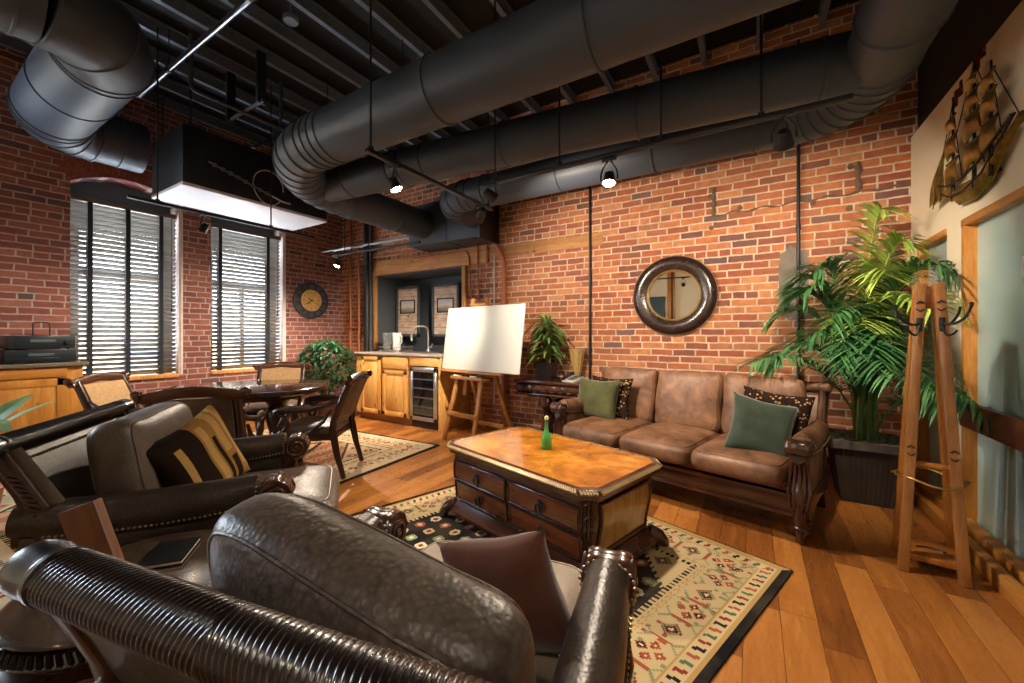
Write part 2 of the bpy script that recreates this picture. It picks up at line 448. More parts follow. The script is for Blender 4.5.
# scar in the brickwork: grey render patch and a horizontal conduit chase
M_patch = plain('grey_render', hx('776d62'), .9, var=.2, vscale=9, bump=.5, bscale=40)
rnd = random.Random(3)
pp = []
for i in range(26):
    a = 2*PI*i/26; k = 1+.09*rnd.uniform(-1, 1)
    ca, sa = math.cos(a), math.sin(a)
    pp.append((.33+.115*math.copysign(abs(ca)**.6, ca)*k, 1.70+.33*math.copysign(abs(sa)**.6, sa)*k))
struct(MB().prism(pp, BY-.006, BY+.01, 'y').build('trim_11', M_patch, sm=0))
M_scar = plain('old_mortar_scar', hx('66503f'), .95, var=.4, vscale=25, bump=.6, bscale=50)
mb = MB(); pts = []
for i in range(30):
    x = -.33+(RX+.33)*i/29; pts.append((x, BY-.002, 2.42-.012*math.sin(i*1.3)+.035*(i/29)))
mb.tube(pts, [.009+.005*math.sin(i*2.1) for i in range(30)], 6)
mb.tube([(-.33, BY-.002, 2.42+.28*i/8+.005*math.sin(i*3)) for i in range(9)], [.02+.008*math.sin(i*2.7) for i in range(9)], 6)
mb.tube([(.78+.006*math.sin(i*2), BY-.002, 2.47+.24*i/6) for i in range(7)], [.022+.008*math.sin(i*1.7) for i in range(7)], 6)
for (x, z) in ((-.36, 2.62), (-.35, 2.3), (-.1, 2.46), (.47, 2.41), (.72, 2.32), (.73, 2.68)): mb.lathe([(.0, -.01), (.024, -.01), (.024, .004), (0, .004)], 10, TR(x, BY, z, rx=90))
struct(mb.build('trim_12', M_scar))

# right wall: cream paint with two glazed openings, black above
O1, O2, DZ0, DZ1 = (2.0, 3.53), (3.755, 4.30), .08, 1.93
mb = MB()
mb.box(RX, RX+.2, FY-.3, O1[0], 0, 2.83); mb.box(RX, RX+.2, O1[1], O2[0], 0, 2.83); mb.box(RX, RX+.2, O2[1], BY, 0, 2.83)
for o in (O1, O2): mb.box(RX, RX+.2, o[0], o[1], DZ1, 2.83); mb.box(RX, RX+.2, o[0], o[1], 0, DZ0-.0); mb.box(RX+.17, RX+.2, o[0], o[1], DZ0, DZ1)  # last box: added backing that shuts out daylight behind the glass
struct(mb.build('wall_right', M_cream, sm=0))
struct(MB().box(RX+.04, RX+.2, FY-.3, BY, 2.83, CZ).build('wall_right_upper', M_black, sm=0))
mb = MB().rbox(1.0, 1.05, 2.0, BY-.02, 0, .085, .004); mb.box(1.05, 1.075, 2.0, BY-.02, 0, .055)
mb.rbox(1.075, RX+.03, 2.0, BY-.02, 0, .11, .004)
struct(mb.build('baseboard_right', M_oak))
struct(MB().rbox(RX-.014, RX+.0, FY, 1.99, 0, .1, .004).build('baseboard_right_near', M_oak))
def glazed(name, o, sub):
    d = bpy.data.objects.new(name, None); COL.objects.link(d); d['kind'] = 'structure'; d.location = (RX, o[0], DZ0)
    w = o[1]-o[0]; h = DZ1-DZ0
    f = MB(); f.rbox(-.005, .2, w-.045, w, 0, h, .004)
    f.build('door_jamb', M_oak_z, d)
    MB().rbox(-.008, .2, 0, w, h-.045, h, .004).build('door_head', M_oak, d)
    MB().box(.05, .062, 0, w-.045, -.01, h-.045).build('glass', M_frost, d, sm=0)
    if sub:
        MB().rbox(.02, .085, .84, .93, .0, h-.05, .005).build('door_stile', M_oak_z, d)
        MB().rbox(-.02, .015, 0, w-.02, .585, .735, .006).build('rail', M_brownrail, d)
        MB().rbox(.005, .022, .855, .915, 1.42, 1.52, .004).build('key_plate', plain('white_plastic', hx('e6e3dc'), .4, bump=0), d)
    return d
glazed('door_1', O1, True); glazed('door_3', O2, False)

# wall behind the camera (seen in the round mirror) with a timber door and a dark screen
mb = MB(); mb.box(LX-.35, RX+.4, FY-.3, FY, 0, CZ)
struct(mb.build('wall_rear', M_cream, sm=0))
d = bpy.data.objects.new('door_2', None); COL.objects.link(d); d['kind'] = 'structure'; d.location = (-1.95, FY, 0)
MB().rbox(-.1, .0, 0, .04, 0, 3.2, .005).rbox(.06, .11, 0, .05, 0, 3.2, .005).build('door_casing', M_oak_z, d)
MB().box(.0, .06, 0, .02, 0, 3.2).build('door_shadow_gap', M_brownrail, d, sm=0)
# ------------------------------------------------------------------ overhead
M_joist = plain('grey_steel_joist', hx('68727f'), .5, var=.15, bump=0)
M_duct = plain('charcoal_duct_paint', hx('3b434f'), .5, var=.10, vscale=2.5, bump=.06, bscale=8)
M_chrome = plain('galvanised_conduit', hx('9aa0a8'), .28, 1, var=.1, bump=0)
M_copper = plain('brick_painted_pipe', hx('a5623e'), .55, var=.12, bump=.05)
M_white = plain('white_enamel', hx('dcdde0'), .5, var=.03, bump=0)
x = -6.05; i = 0
while x < RX:
    mb = MB().box(-.024, .024, FY, BY, 3.96, 3.975).box(-.024, .024, FY, BY, 4.07, 4.085).box(-.006, .006, FY, BY, 3.97, 4.08)
    i += 1
    o = mb.build('trim_%d' % (20+i), M_joist, sm=0); o.location.x = x; struct(o)
    x += .47

def arc(c, r, a0, a1, n, z=None, plane='xy'):
    return [(c[0]+r*math.cos(R(a0+(a1-a0)*i/n)), c[1]+r*math.sin(R(a0+(a1-a0)*i/n)), c[2]) for i in range(n+1)]
def run(name, par, pts, r, seams, n=32, gore=False):
    mb = MB(); mb.tube(pts, r, n)
    pts = [Vector(p) for p in pts]
    L = [0]
    for a, b in zip(pts, pts[1:]): L.append(L[-1]+(b-a).length)
    for s_ in seams:
        d = s_*L[-1]
        for k in range(len(pts)-1):
            if L[k] <= d <= L[k+1]+1e-6:
                t_ = (d-L[k])/(L[k+1]-L[k]); p = pts[k].lerp(pts[k+1], t_); dr = (pts[k+1]-pts[k]).normalized(); break
        w = .011
        mb.tube([p-dr*w, p-dr*w*.6, p+dr*w*.6, p+dr*w], [r*1.0, r+.009, r+.009, r*1.0], n, caps=False)
    return mb.build(name, M_duct, par, sm=30)

# header along the right-hand side that the three round runs join
DZ = 2.73
t = thing('ductwork', 'three parallel charcoal round ducts overhead, joined to a box above the kitchenette', 'ductwork', (0, 0, DZ))
run('header_run', t, [(.6, -2.5, 0), (.6, 2.95, 0)], .172, [.25, .5, .68, .84, .92, .985])
run('header_elbow', t, arc((.15, 2.95, 0), .45, 0, 90, 8), .172, [i/8 for i in range(9)])
run('rear_run', t, [(.15, 3.40, 0), (-2.65, 3.40, 0)], .16, [.05, .3, .6, .9, .97])
run('rear_elbow', t, arc((-2.65, 3.75, 0), .35, 270, 180, 8), .16, [0, .25, .5, .75])
run('rear_branch', t, [(-3.0, 3.75, 0), (-3.0, 4.03, 0)], .16, [])
run('middle_run', t, [(.50, 2.86, 0), (-3.66, 2.45, 0)], .16, [.04, .28, .52, .70, .76, .79, .92])
run('front_run', t, [(.46, 1.86, 0), (-2.92, 1.86, 0)], .192, [.02, .33, .62, .93, .955, .98])
run('front_elbow', t, arc((-2.92, 2.81, 0), .95, 270, 180, 10), .192, [i/10 for i in range(11)])
run('front_branch', t, [(-3.87, 2.81, 0), (-3.87, 4.02, 0)], .192, [.03, .55])
MB().rbox(-4.15, -2.92, 4.02, 4.44, -.27, .30, .006).box(-3.47, -3.45, 4.014, 4.443, -.276, .306).build('plenum_box', M_duct, t)
MB().rbox(-2.94, -2.90, 4.0, 4.443, -.29, .32, .004).build('end_flange', M_pipe_black, t)

t = thing('air_duct', 'huge charcoal duct in the upper left corner, turning twice to follow the window wall', 'air duct', (-3.78, .2, 3.31))
run('straight_run', t, [(0, -3.1, 0), (0, .37, 0)], .27, [.3, .6, .8, .97], 40)
c = arc((-.36, .37, 0), .36, 0, 90, 5); run('elbow', t, c, .275, [.02, .5, .98], 40)
run('cross_run', t, [(-.36, .73, 0), (-1.77, .73, 0)], .27, [.05, .5, .95], 40)
c = arc((-1.77, 1.06, 0), .33, 270, 180, 6); run('elbow', t, c, .27, [.1, .4, .7, .98], 40)
run('wall_run', t, [(-2.10, 1.06, 0), (-2.10, 1.44, 0)], .262, [.5], 40)
# ceiling air handler with white underside
t = thing('air_handler', 'black ceiling air handler with a white underside, hanging in front of the blinds', 'air handler', (-5.25, 2.42, 2.72))
MB().rbox(-.40, .40, -.76, .80, .02, .62, .008).build('cabinet', M_pipe_black, t)
MB().rbox(-.405, .405, -.765, .805, 0, .035, .004).build('underside', M_white, t)
for a in (-.36, .36):
    for b in (-.68, .72): MB().tube([(a, b, .62), (a, b, 1.24)], .008, 6).build('hanger', M_pipe_black, t)
mb = MB().tube([(.43, -.55, .30), (.43, .2, .10), (.43, .3, .1)], .012, 8)
for k in range(8): mb.lathe([(0, -.01), (.022, -.01), (.022, .012), (0, .012)], 8, TR(.43, -.5+.075*k, .287-.02*k, ry=90))
mb.build('drain_pipe', M_chrome, t)
pts = [(.42+.01*math.sin(a*.7), .05+.17*math.cos(a*.35), .22+.2*math.sin(a*.35)) for a in range(17)]
MB().tube(pts, .006, 6).build('cable', M_plaster, t)

# conduits
def bendpts(p, rad=.06, n=5):
    """round off the corners of a polyline"""
    p = [Vector(q) for q in p]; out = [p[0]]
    for a, b, c in zip(p, p[1:], p[2:]):
        u = (a-b).normalized()*min(rad, (a-b).length*.49); w = (c-b).normalized()*min(rad, (c-b).length*.49)
        for i in range(n+1):
            t_ = i/n; out.append((b+u)*(1-t_)**2 + b*2*t_*(1-t_) + (b+w)*t_*t_)
    out.append(p[-1]); return out
def steel_conduit(label, pts, r, mat=M_chrome):
    t = thing('conduit', label, 'conduit', pts[0])
    p0 = Vector(pts[0]); P = [Vector(p)-p0 for p in pts]
    MB().tube(P, r, 12).build('tube', mat, t)
    L = (P[-1]-P[0]); k = max(2, int(L.length/1.1))
    for i in range(k):
        q = P[0]+L*(i+.5)/k
        MB().tube([q-L.normalized()*.03, q+L.normalized()*.03], r*1.35, 12).tube([q, q+Vector((0, 0, .36))], .005, 6).build('hanger', M_pipe_black, t)
    return t
steel_conduit('shiny conduit crossing under the joists in front of the air handler', [(-.8, 1.43, 3.6), (-5.2, 1.43, 3.6)], .022)
steel_conduit('shorter shiny conduit overhead close to the huge upper left duct', [(-1.2, 1.05, 3.6), (-3.3, 1.05, 3.6)], .022)
steel_conduit('black conduit high under the joists above the largest duct', [(-2.2, 2.6, 3.62), (-5.6, 2.6, 3.62)], .02, M_steel_dark)

o = MB().lathe([(0, -.02), (.055, -.02), (.06, -.012), (.06, .02), (.01, .02), (.01, .155), (0, .155)], 24).build('ceiling_junction_box', M_joist, None)
o.location = (-3.40, 1.92, 3.94); tag(o, 'round grey junction box under a joist left of the largest duct', 'junction box')
t = thing('conduit', 'black pipe frame hanging between the joists beside the air handler', 'conduit', (-4.35, 1.9, 3.45))
MB().tube(bendpts([(0, -.35, .5), (0, -.35, 0), (0, .45, 0), (0, .45, .5)], .05), .018, 10).tube([(-.35, .1, .02), (.35, .1, .02)], .018, 10).build('tube', M_steel_dark, t)
for s in (-1, 1): MB().rbox(s*.3-.02, s*.3+.02, .06, .14, .0, .5, .004).build('strap', M_pipe_black, t)
# lighting tracks and heads
M_bulb = NT('lit_halogen'); M_bulb.set((1, .9, .7), .3, emit=(1, .80, .52), estr=60); M_bulb = M_bulb.m
M_lens = plain('unlit_lens', hx('d9d4c8'), .15, var=.02, bump=0)
def track(label, a, b, rods, top=None):
    a = Vector(a); b = Vector(b); t = thing('lighting_track', label, 'lighting track', a)
    d = (b-a); L = d.length; t.rotation_euler.z = math.atan2(d.y, d.x)
    MB().rbox(0, L, -.018, .018, -.012, .012, .003).box(.02, L-.02, -.006, .006, -.0135, -.011).build('rail', M_pipe_black, t)
    for k in rods:
        mb = MB().tube([(k*L, 0, .01), (k*L, 0, (top or 3.97)-a.z)], .0065, 8).lathe([(0, 0), (.018, 0), (.018, .02), (0, .03)], 10, TR(k*L, 0, .01))
        mb.build('drop_rod', M_pipe_black, t)
    return t
def head(label, loc, aim, lit, trackz, power=0, size=65):
    """a track spotlight: adapter, yoke, cup, lens; loc is the cup's mouth"""
    t = thing('spotlight', label, 'spotlight', loc, group='track spotlights')
    d = (Vector(aim)-Vector(loc)).normalized(); q = d.to_track_quat('-Z', 'Y').to_matrix().to_4x4()
    MB().lathe([(.020, .085), (.030, .075), (.036, .03), (.045, 0), (.042, 0), (.030, .012), (0, .012)][::-1], 20, q).build('lamp_cup', M_pipe_black, t)
    MB().lathe([(0, .004), (.034, .004), (.034, .009), (0, .012)], 20, q).build('lens', M_bulb if lit else M_lens, t)
    dz = trackz-loc[2]
    px = q @ Vector((.052, 0, .03)); nx = q @ Vector((-.052, 0, .03))
    top = Vector((0, 0, dz-.045))-d*.03
    mb = MB().tube(bendpts([tuple(px), tuple(px+Vector((0, 0, .055))), tuple(top+Vector((0, 0, .0)))], .03), .005, 6)
    mb.tube(bendpts([tuple(nx), tuple(nx+Vector((0, 0, .055))), tuple(top)], .03), .005, 6)
    mb.tube([tuple(top), (top.x, top.y, dz-.012)], .009, 8)
    mb.build('yoke', M_pipe_black, t)
    MB().rbox(-.045, .045, -.014, .014, -.03, -.0125, .004, M=Matrix.Translation((top.x, top.y, dz))).build('track_adapter', M_pipe_black, t)
    if power:
        L = bpy.data.lights.new('spot', 'SPOT'); L.energy = power; L.color = (1, .83, .64); L.spot_size = R(size); L.spot_blend = .75; L.shadow_soft_size = .035
        lo = bpy.data.objects.new('spot_lamp', L); COL.objects.link(lo); lo.parent = t
        lo.matrix_local = q; lo.location = d*.02
    return t
TZ = 2.35
track('black lighting track hanging below the elbow of the largest duct', (-2.01, 1.60, TZ), (-2.01, 2.95, TZ), (.022, .96))
track('long black lighting track running in front of the wall duct above the sofa', (-1.76, 2.44, TZ), (.41, 2.44, TZ), (.06, .30, .60, .83))
track('lighting track hanging in front of the air handler and blinds', (-4.54, 1.17, 2.40), (-4.54, 2.85, 2.40), (.12, .70))
track('lighting track in the far left corner above the clock and fern', (-5.0, 3.42, 2.32), (-3.35, 3.42, 2.32), (.15, .45))
# ------------------------------------------------------------------ seating and tables
M_dwood = wood('dark_carved_wood', hx('2a1710'), hx('4e2e1e'), 'z', .26, 6, 5, coat=.25, bump=.15)
M_dwood_x = wood('dark_carved_wood_long', hx('321a10'), hx('5c3422'), 'x', .24, 6, 6, coat=.3, bump=.12)
M_reed = plain('dark_reeded_wood', hx('1c120e'), .27, var=.25, vscale=9, bump=.05, coat=.35)
M_lea_dark = leather('dark_brown_hide', hx('3c312b'), hx('76665a'), .38, 105, bump=.8, speck=.95)
M_lea_arm = leather('black_brown_arm_hide', hx('261d18'), hx('50423a'), .36, 120, bump=.6, speck=.9)
M_lea_taupe = leather('taupe_hide', hx('4a3f37'), hx('74665a'), .42, 170)
M_lea_pale = leather('pale_taupe_hide', hx('86786a'), hx('a89a8a'), .48, 170, bump=.2)
M_lea_panel = leather('near_black_hide', hx('1d1716'), hx('3a302c'), .38, 170)
M_lea_sofa = leather('saddle_brown_hide', hx('50331f'), hx('9a6f52'), .47, 210, bump=.25, mott=7, spec=.4)
M_nail = plain('antique_nailheads', hx('8a7a62'), .3, .9, var=.1, bump=0)

def beads(pts, step, r, M=None):
    pts = [Vector(p) for p in pts]; mb = MB(M); acc = 0; last = None
    for a, b in zip(pts, pts[1:]):
        L = (b-a).length; d = acc
        while d < L:
            p = a.lerp(b, d/L)
            mb.lathe([(0, -r), (r*.7, -r*.7), (r, 0), (r*.7, r*.7), (0, r)], 6, Matrix.Translation(p)); d += step
        acc = d-L
    return mb

def reeded_roll(half, r, y, z, ridge=.0105):
    """a wooden top roll: plain turned ends, fine slanted reeding that changes hand in the middle"""
    n = 44; rings = []
    xs = []; x = -half
    def prof(x):
        e = half-abs(x)
        if e < .004: return r*.93
        if e < .07: return r*(1.06+.03*math.sin(e*70))
        if e < .085: return r*1.10
        return None
    k = int(2*half/.0017)
    for i in range(k+1):
        x = -half+2*half*i/k; ring = []
        p = prof(x)
        for j in range(n):
            a = 2*PI*j/n
            if p is None:
                ph = (abs(x)+.012*math.sin(a+.6))/ridge*PI
                rr = r*.97+.0032*abs(math.sin(ph))
            else: rr = p
            ring.append((x, y+rr*math.cos(a)*1.05, z+rr*math.sin(a)))
        rings.append(ring)
    return MB().rings(rings)

def spiral(x, y, z, r, s, turns=1.9, tw=.010):
    pts = []
    for i in range(40):
        t_ = i/39; a = R(100)-s*0+2*PI*turns*t_; rr = r*(1-.86*t_)
        pts.append((x, y+rr*math.cos(a), z+rr*math.sin(a)))
    return pts, [tw*(1-.45*i/39) for i in range(40)]

def lounge(name, label, cat, loc, rz, a, nc, lea_seat, lea_back, lea_arm, ry=-.395, tilt=0, group=None):
    solo = nc == 1
    t = thing(name, label, cat, loc, rz, group)
    # aprons and moulding
    mb = fy = .54 if solo else .40
    mb = MB().rbox(-a, a, fy-.055, fy, .15, .285, .012).rbox(-a, a, fy-.04, fy+.015, .155, .178, .008).rbox(-a, a, fy-.04, fy+.01, .262, .285, .008)
    mb.rbox(-a, a, -.33, -.28, .15, .30, .01)
    mb.build('seat_rail', M_dwood_x, t)
    for s in (-1, 1):
        # side panel with lower rail
        MB().prism([(-.33, .25), (.33, .25), (.37, .36), (.33, .50), (-.34, .52)], s*a-.035, s*a+.035, 'x', bev=.012).build('arm_panel', lea_arm, t)
        pr = [(-.33, .14), (-.2, .155), (.0, .175), (.2, .155), (fy-.03, .13), (fy-.02, .27), (-.33, .27)]
        MB().prism(pr, s*a-.045, s*a+.045, 'x', bev=.008).build('side_rail', M_dwood, t)
        # padded arm
        path = [(-.36, .572), (-.26, .562), (-.12, .552), (.04, .549), (.18, .553), (.28, .562), (.36, .574)]
        pts = [(s*a, y, z) for y, z in path]
        pad = MB().tube(pts, [.055, .068, .074, .077, .077, .072, .064], 20, flat=.82, up=(1, 0, 0)).build('arm_pad', lea_arm, t)
        mb = MB()
        for q in (-1, 1):
            b = beads([(s*a+q*.063, y, z-.036) for y, z in path[1:]], .016, .0052); mb.add(b.v, b.f)
        ring = [(s*a+.069*math.cos(2*PI*i/26), .352, .572+.056*math.sin(2*PI*i/26)) for i in range(27)]
        b = beads(ring, .0165, .0052); mb.add(b.v, b.f)
        mb.build('nailheads', M_nail, pad)
        MB().tube([(s*a, y, z-.052) for y, z in path], [.045]*7, 14, flat=.5, up=(1, 0, 0)).build('arm_moulding', M_dwood, t)
        # carved scroll: lobed drum lying across the arm, volutes on both faces
        mb = MB(); n = 96; cy, cz, rr = (.415, .556, .062) if solo else (.425, .570, .045)
        prof = [(-.060, .80), (-.058, .93), (-.05, 1.0), (-.030, 1.05), (-.021, .98), (.021, .98), (.030, 1.05), (.05, 1.0), (.058, .93), (.060, .80)]
        rings = []
        for (dx, k) in prof:
            rings.append([(s*a+dx, cy+rr*k*(1+.055*abs(math.cos(4.5*2*PI*j/n)))*math.cos(2*PI*j/n), cz+rr*k*(1+.055*abs(math.cos(4.5*2*PI*j/n)))*math.sin(2*PI*j/n)) for j in range(n)])
        mb.rings(rings)
        for q in (-1, 1):
            p, r_ = spiral(s*a+q*.061, cy, cz, rr*.86, q); mb.tube(p, r_, 8)
            mb.lathe([(0, 0), (.014, .002), (.010, .012), (0, .015)], 12, TR(s*a+q*.060, cy, cz, ry=90*q))
        # neck running back under the pad
        mb.tube([(s*a, .43, .53), (s*a, .36, .50), (s*a, .25, .49), (s*a, .1, .497)], [.05, .042, .03, .018], 14, flat=.75, up=(1, 0, 0))
        sc = mb.build('arm_scroll', M_dwood, t)
        # S-shaped carved post below the scroll
        mb = MB().tube([(s*a, .40, .52), (s*a, .355, .46), (s*a, .345, .40), (s*a, .375, .33), (s*a, .395, .26), (s*a, .39, .19), (s*a, .385, .14)], [.035, .045, .045, .05, .056, .05, .048], 18, flat=.8, up=(1, 0, 0))
        for q in range(5):
            o = (-.036+.018*q)
            mb.tube([(s*a+o*1.1, .41, .47), (s*a+o*1.3, .39+.01, .40), (s*a+o*1.5, .425, .32), (s*a+o*1.2, .445, .24), (s*a+o*.7, .43, .19)], [.006, .009, .010, .008, .004], 8)
        mb.build('arm_post', M_dwood, t)
        # turned front foot and splayed rear foot
        prof = [(.018, 0), (.026, .006), (.022, .03), (.03, .05), (.044, .075), (.050, .095), (.040, .108), (.046, .118), (.05, .145)]
        mb = MB().lathe(prof, 20, TR(s*a, fy-.03, 0))
        for q in range(14):
            an = 2*PI*q/14
            mb.tube([(s*a+.026*math.cos(an), fy-.03+.026*math.sin(an), .045), (s*a+.047*math.cos(an), fy-.03+.047*math.sin(an), .078), (s*a+.052*math.cos(an), fy-.03+.052*math.sin(an), .096)], [.004, .007, .006], 6)
        mb.build('front_foot', M_dwood, t)
        MB().prism([(-.36, 0), (-.32, 0), (-.27, .16), (-.345, .16)], s*a-.03, s*a+.03, 'x', bev=.006).build('rear_foot', M_dwood, t)
        # sweeping back stile with leather facing and carved edge
        k_ = ry+.395; sh = lambda L_: [(y+k_*max(0, min(1, (z-.3)/.5)), z) for y, z in L_]
        back = sh([(-.30, .15), (-.29, .30), (-.30, .52), (-.345, .66), (-.40, .77), (-.425, .81)])
        front = sh([(-.355, .82), (-.315, .74), (-.255, .62), (-.20, .50), (-.17, .42), (-.17, .15)])
        x0, x1 = sorted((s*(a-.015), s*(a+.035)))
        st = MB().prism(back+front, x0, x1, 'x', bev=.010).build('back_stile', M_dwood, t)
        fr = sh([(-.365, .81), (-.325, .74), (-.262, .62), (-.208, .51), (-.178, .42)])
        mid = [((f[0]+b_[0])/2, (f[1]+b_[1])/2) for f, b_ in zip(fr, sh([(-.41, .79), (-.38, .74), (-.33, .64), (-.30, .5), (-.29, .33)]))]
        mb = MB()
        for q in range(len(mid)-1):
            for w_ in range(6):
                t_ = w_/6; y = mid[q][0]+(mid[q+1][0]-mid[q][0])*t_; z = mid[q][1]+(mid[q+1][1]-mid[q][1])*t_
                mb.tube([(s*(a+.034), y-.022, z+.018), (s*(a+.040), y, z+.004), (s*(a+.034), y+.026, z-.008)], [.004, .008, .004], 6)
        mb.build('carved_leaves', M_dwood, st)
        MB().tube([(s*(a+.012), y+.004, z) for y, z in fr], .036, 12, flat=.32, up=(1, 0, 0)).build('stile_facing', lea_back, st)
    # back panel
    rings = []
    for (y, z) in sh(((-.225, .27), (-.23, .42), (-.262, .60), (-.32, .72), (-.375, .80))):
        rings.append([(-a-.02, y, z), (a+.02, y, z), (a+.02, y-.05, z+.01), (-a-.02, y-.05, z+.01)])
    pan = MB().rings(rings).build('back_panel', M_lea_taupe if solo else lea_back, t)
    p = [(-a+.05, -.248, .54), (-a+.05, -.278, .635), (-a+.05, -.330, .735), (-a+.05, -.352, .772), (a-.05, -.352, .772), (a-.05, -.330, .735), (a-.05, -.278, .635), (a-.05, -.248, .54)]
    p = [(x_, y+k_*min(1, (z-.3)/.5), z) for x_, y, z in p]
    beads(p, .017, .0055).build('nailheads', M_nail, pan)
    if not solo: MB().rbox(-a-.02, a+.02, -.42+k_, -.365+k_, .765, .80, .008).build('back_rail', M_dwood_x, t)
    if solo: reeded_roll(a+.088, .039, ry, .828).build('top_roll', M_reed, t, sm=60)
    else: MB().tube([(-a-.06, ry, .835), (-a-.04, ry, .84), (a+.04, ry, .84), (a+.06, ry, .835)], [.03, .038, .038, .03], 20).build('top_roll', lea_back, t)
    # cushions
    w = (2*a-.12)/nc
    for k in range(nc):
        x = -a+.06+w*(k+.5)
        sd, sy = (.88, .21) if solo else (.76, .115)
        sc = MB().cushion(w-.006, sd, .19, .28, .20, 14, 9, TR(x, sy, .385), wob=.004, seed=k+nc).build('seat_cushion', lea_seat, t, sm=80)
        MB().cushion_seam(w-.006, sd, .19, .28, .20, .75, .0045, TR(x, sy, .385), .004, k+nc).build('piping', lea_seat, sc)
        wb = w+.05 if solo else w
        TB = (TR(x-(.008 if tilt else 0), -.115, .648-.002*tilt, rz=-.7*tilt, ry=tilt) @ TR(rx=101)) if solo else TR(x, -.225, .665, rx=101)
        bc = MB().cushion(wb-.008, .46 if solo else .49, .215 if nc == 1 else .19, .34, .26 if solo else .19, 14, 9, TB, wob=.012, seed=3*k+nc).build('back_cushion', lea_back, t, sm=80)
        for la in (-.75, .75):
            MB().cushion_seam(wb-.008, .46 if solo else .49, .215 if nc == 1 else .19, .34, .26 if solo else .19, la, .004, TB, .012, 3*k+nc).build('piping', lea_back, bc)
    return t
A1 = lounge('armchair', 'carved dark leather armchair by the round table, holding the striped tan pillow', 'armchair', (-2.247, .785, .0105), -36, .375, 1, M_lea_dark, M_lea_taupe, M_lea_arm, -.405)
A2 = lounge('armchair', 'carved dark leather armchair seen from behind, holding the plain brown velvet pillow', 'armchair', (-.62, .577, .0105), 11, .375, 1, M_lea_pale, M_lea_dark, M_lea_arm, -.345, 8)
SF = lounge('sofa', 'saddle brown leather three-seat sofa with carved wooden arms against the brick wall', 'sofa', (-.52, 3.427, 0), 166, .88, 3, M_lea_sofa, M_lea_sofa, M_lea_sofa)

# throw pillows
def velvet(name, c):
    t = NT(name); v = t.coord(); a = t.noise(v, 7, 5, .6)
    t.set(t.ramp(a.outputs[0], [(.3, tuple(x*.6 for x in c)), (.7, tuple(x*1.25 for x in c))]), .85, 0, .2)
    t.b.inputs['Sheen Weight'].default_value = .5; t.b.inputs['Sheen Roughness'].default_value = .4
    t.bump(t.noise(v, 220, 2).outputs[0], .2, .002); return t.m
def stripes_mat(name, dark, mid, light):
    """dark chenille with broken tan and gold rectangles running across"""
    t = NT(name); v = t.coord((1, 1, 1)); se = t.n('ShaderNodeSeparateXYZ'); t.l(v, se.inputs[0])
    X_ = t.math('MULTIPLY', se.outputs[0], -1.0)
    def stripe(x0, x1, z0, z1):
        a = t.math('MULTIPLY', t.math('GREATER_THAN', X_, x0), t.math('LESS_THAN', X_, x1))
        b = t.math('MULTIPLY', t.math('GREATER_THAN', se.outputs[2], z0), t.math('LESS_THAN', se.outputs[2], z1))
        return t.math('MULTIPLY', a, b)
    c = dark
    for (x0, x1, z0, z1, cc) in ((-.115, -.085, -.10, .12, light), (.0, .3, -.3, .3, mid), (.012, .045, -.13, .15, light), (.055, .075, -.2, .08, dark), (.085, .12, -.02, .19, light), (.09, .125, -.17, -.05, dark), (.135, .155, -.12, .2, light), (.165, .3, -.05, .09, light)):
        c = t.mix(stripe(x0, x1, z0, z1), c, cc)
    n = t.noise(v, 60, 3); c = t.mix(t.math('MULTIPLY', n.outputs[0], .35), c, dark)
    t.set(c, .9, 0, .15); t.bump(t.noise(v, 260, 2).outputs[0], .35, .003); return t.m
def leopard(name):
    t = NT(name); v = t.coord(); vo = t.n('ShaderNodeTexVoronoi'); t.l(v, vo.inputs['Vector']); vo.inputs['Scale'].default_value = 38
    c = t.ramp(vo.outputs['Distance'], [(.10, hx('3a2618')), (.16, hx('b09468')), (.25, hx('a07c50')), (.32, hx('1d120d')), (.9, hx('2a1a12'))], 'LINEAR')
    t.set(c, .9, 0, .15); return t.m
M_leop = leopard('spotted_plush')
def throw(name, label, loc, rx, rz, w, h, th, mat, seed=1, ry=0):
    o = MB().pillow(w, h, th, 20, seed=seed, wob=.008).build(name, mat, None, sm=80)
    tag(o, label, 'pillow', None); o.location = loc; o.rotation_euler = (Matrix.Rotation(R(rz), 4, 'Z') @ Matrix.Rotation(R(rx), 4, 'X') @ Matrix.Rotation(R(ry), 4, 'Y')).to_euler()
    return o
f1 = Vector((.588, .809, 0)); l1 = Vector((.809, -.588, 0))   # first armchair: front and right
p = Vector((-2.247, .785, .645))+f1*.07+l1*.085
throw('throw_pillow', 'dark brown pillow with tan and gold stripes on the left armchair', p, 14, -68, .40, .40, .14, stripes_mat('brown_and_gold_chenille', hx('22160f'), hx('a0763e'), hx('c29c5e')), 2, ry=20)
f2 = Vector((-.174, .985, 0)); l2 = Vector((.985, .174, 0))
p = Vector((-.62, .577, .60))+f2*.20+l2*.165
throw('throw_pillow', 'plain dark brown velvet pillow in the nearest armchair', p, 14, 16, .28, .33, .11, velvet('brown_velvet', hx('5a3426')), 3, ry=-16)
fs = Vector((-.242, -.970, 0)); ls = Vector((-.970, .242, 0))  # sofa: front and (its) right
def on_sofa(x, y, z): return Vector((-.52, 3.427, z))+ls*x+fs*y
throw('throw_pillow', 'olive green plush pillow at the far left end of the sofa', on_sofa(.725, .05, .625), 14, 162, .47, .38, .13, velvet('olive_plush', hx('4b4c2d')), 4)
throw('throw_pillow', 'spotted pillow peeking out behind the olive pillow at the left sofa end', on_sofa(.64, -.03, .645), 14, 166, .44, .38, .09, M_leop, 5)
throw('throw_pillow', 'grey-green plush pillow leaning on the right sofa arm', on_sofa(-.635, .19, .605), 20, 192, .39, .40, .13, velvet('sage_plush', hx('3b463a')), 6, ry=-13)
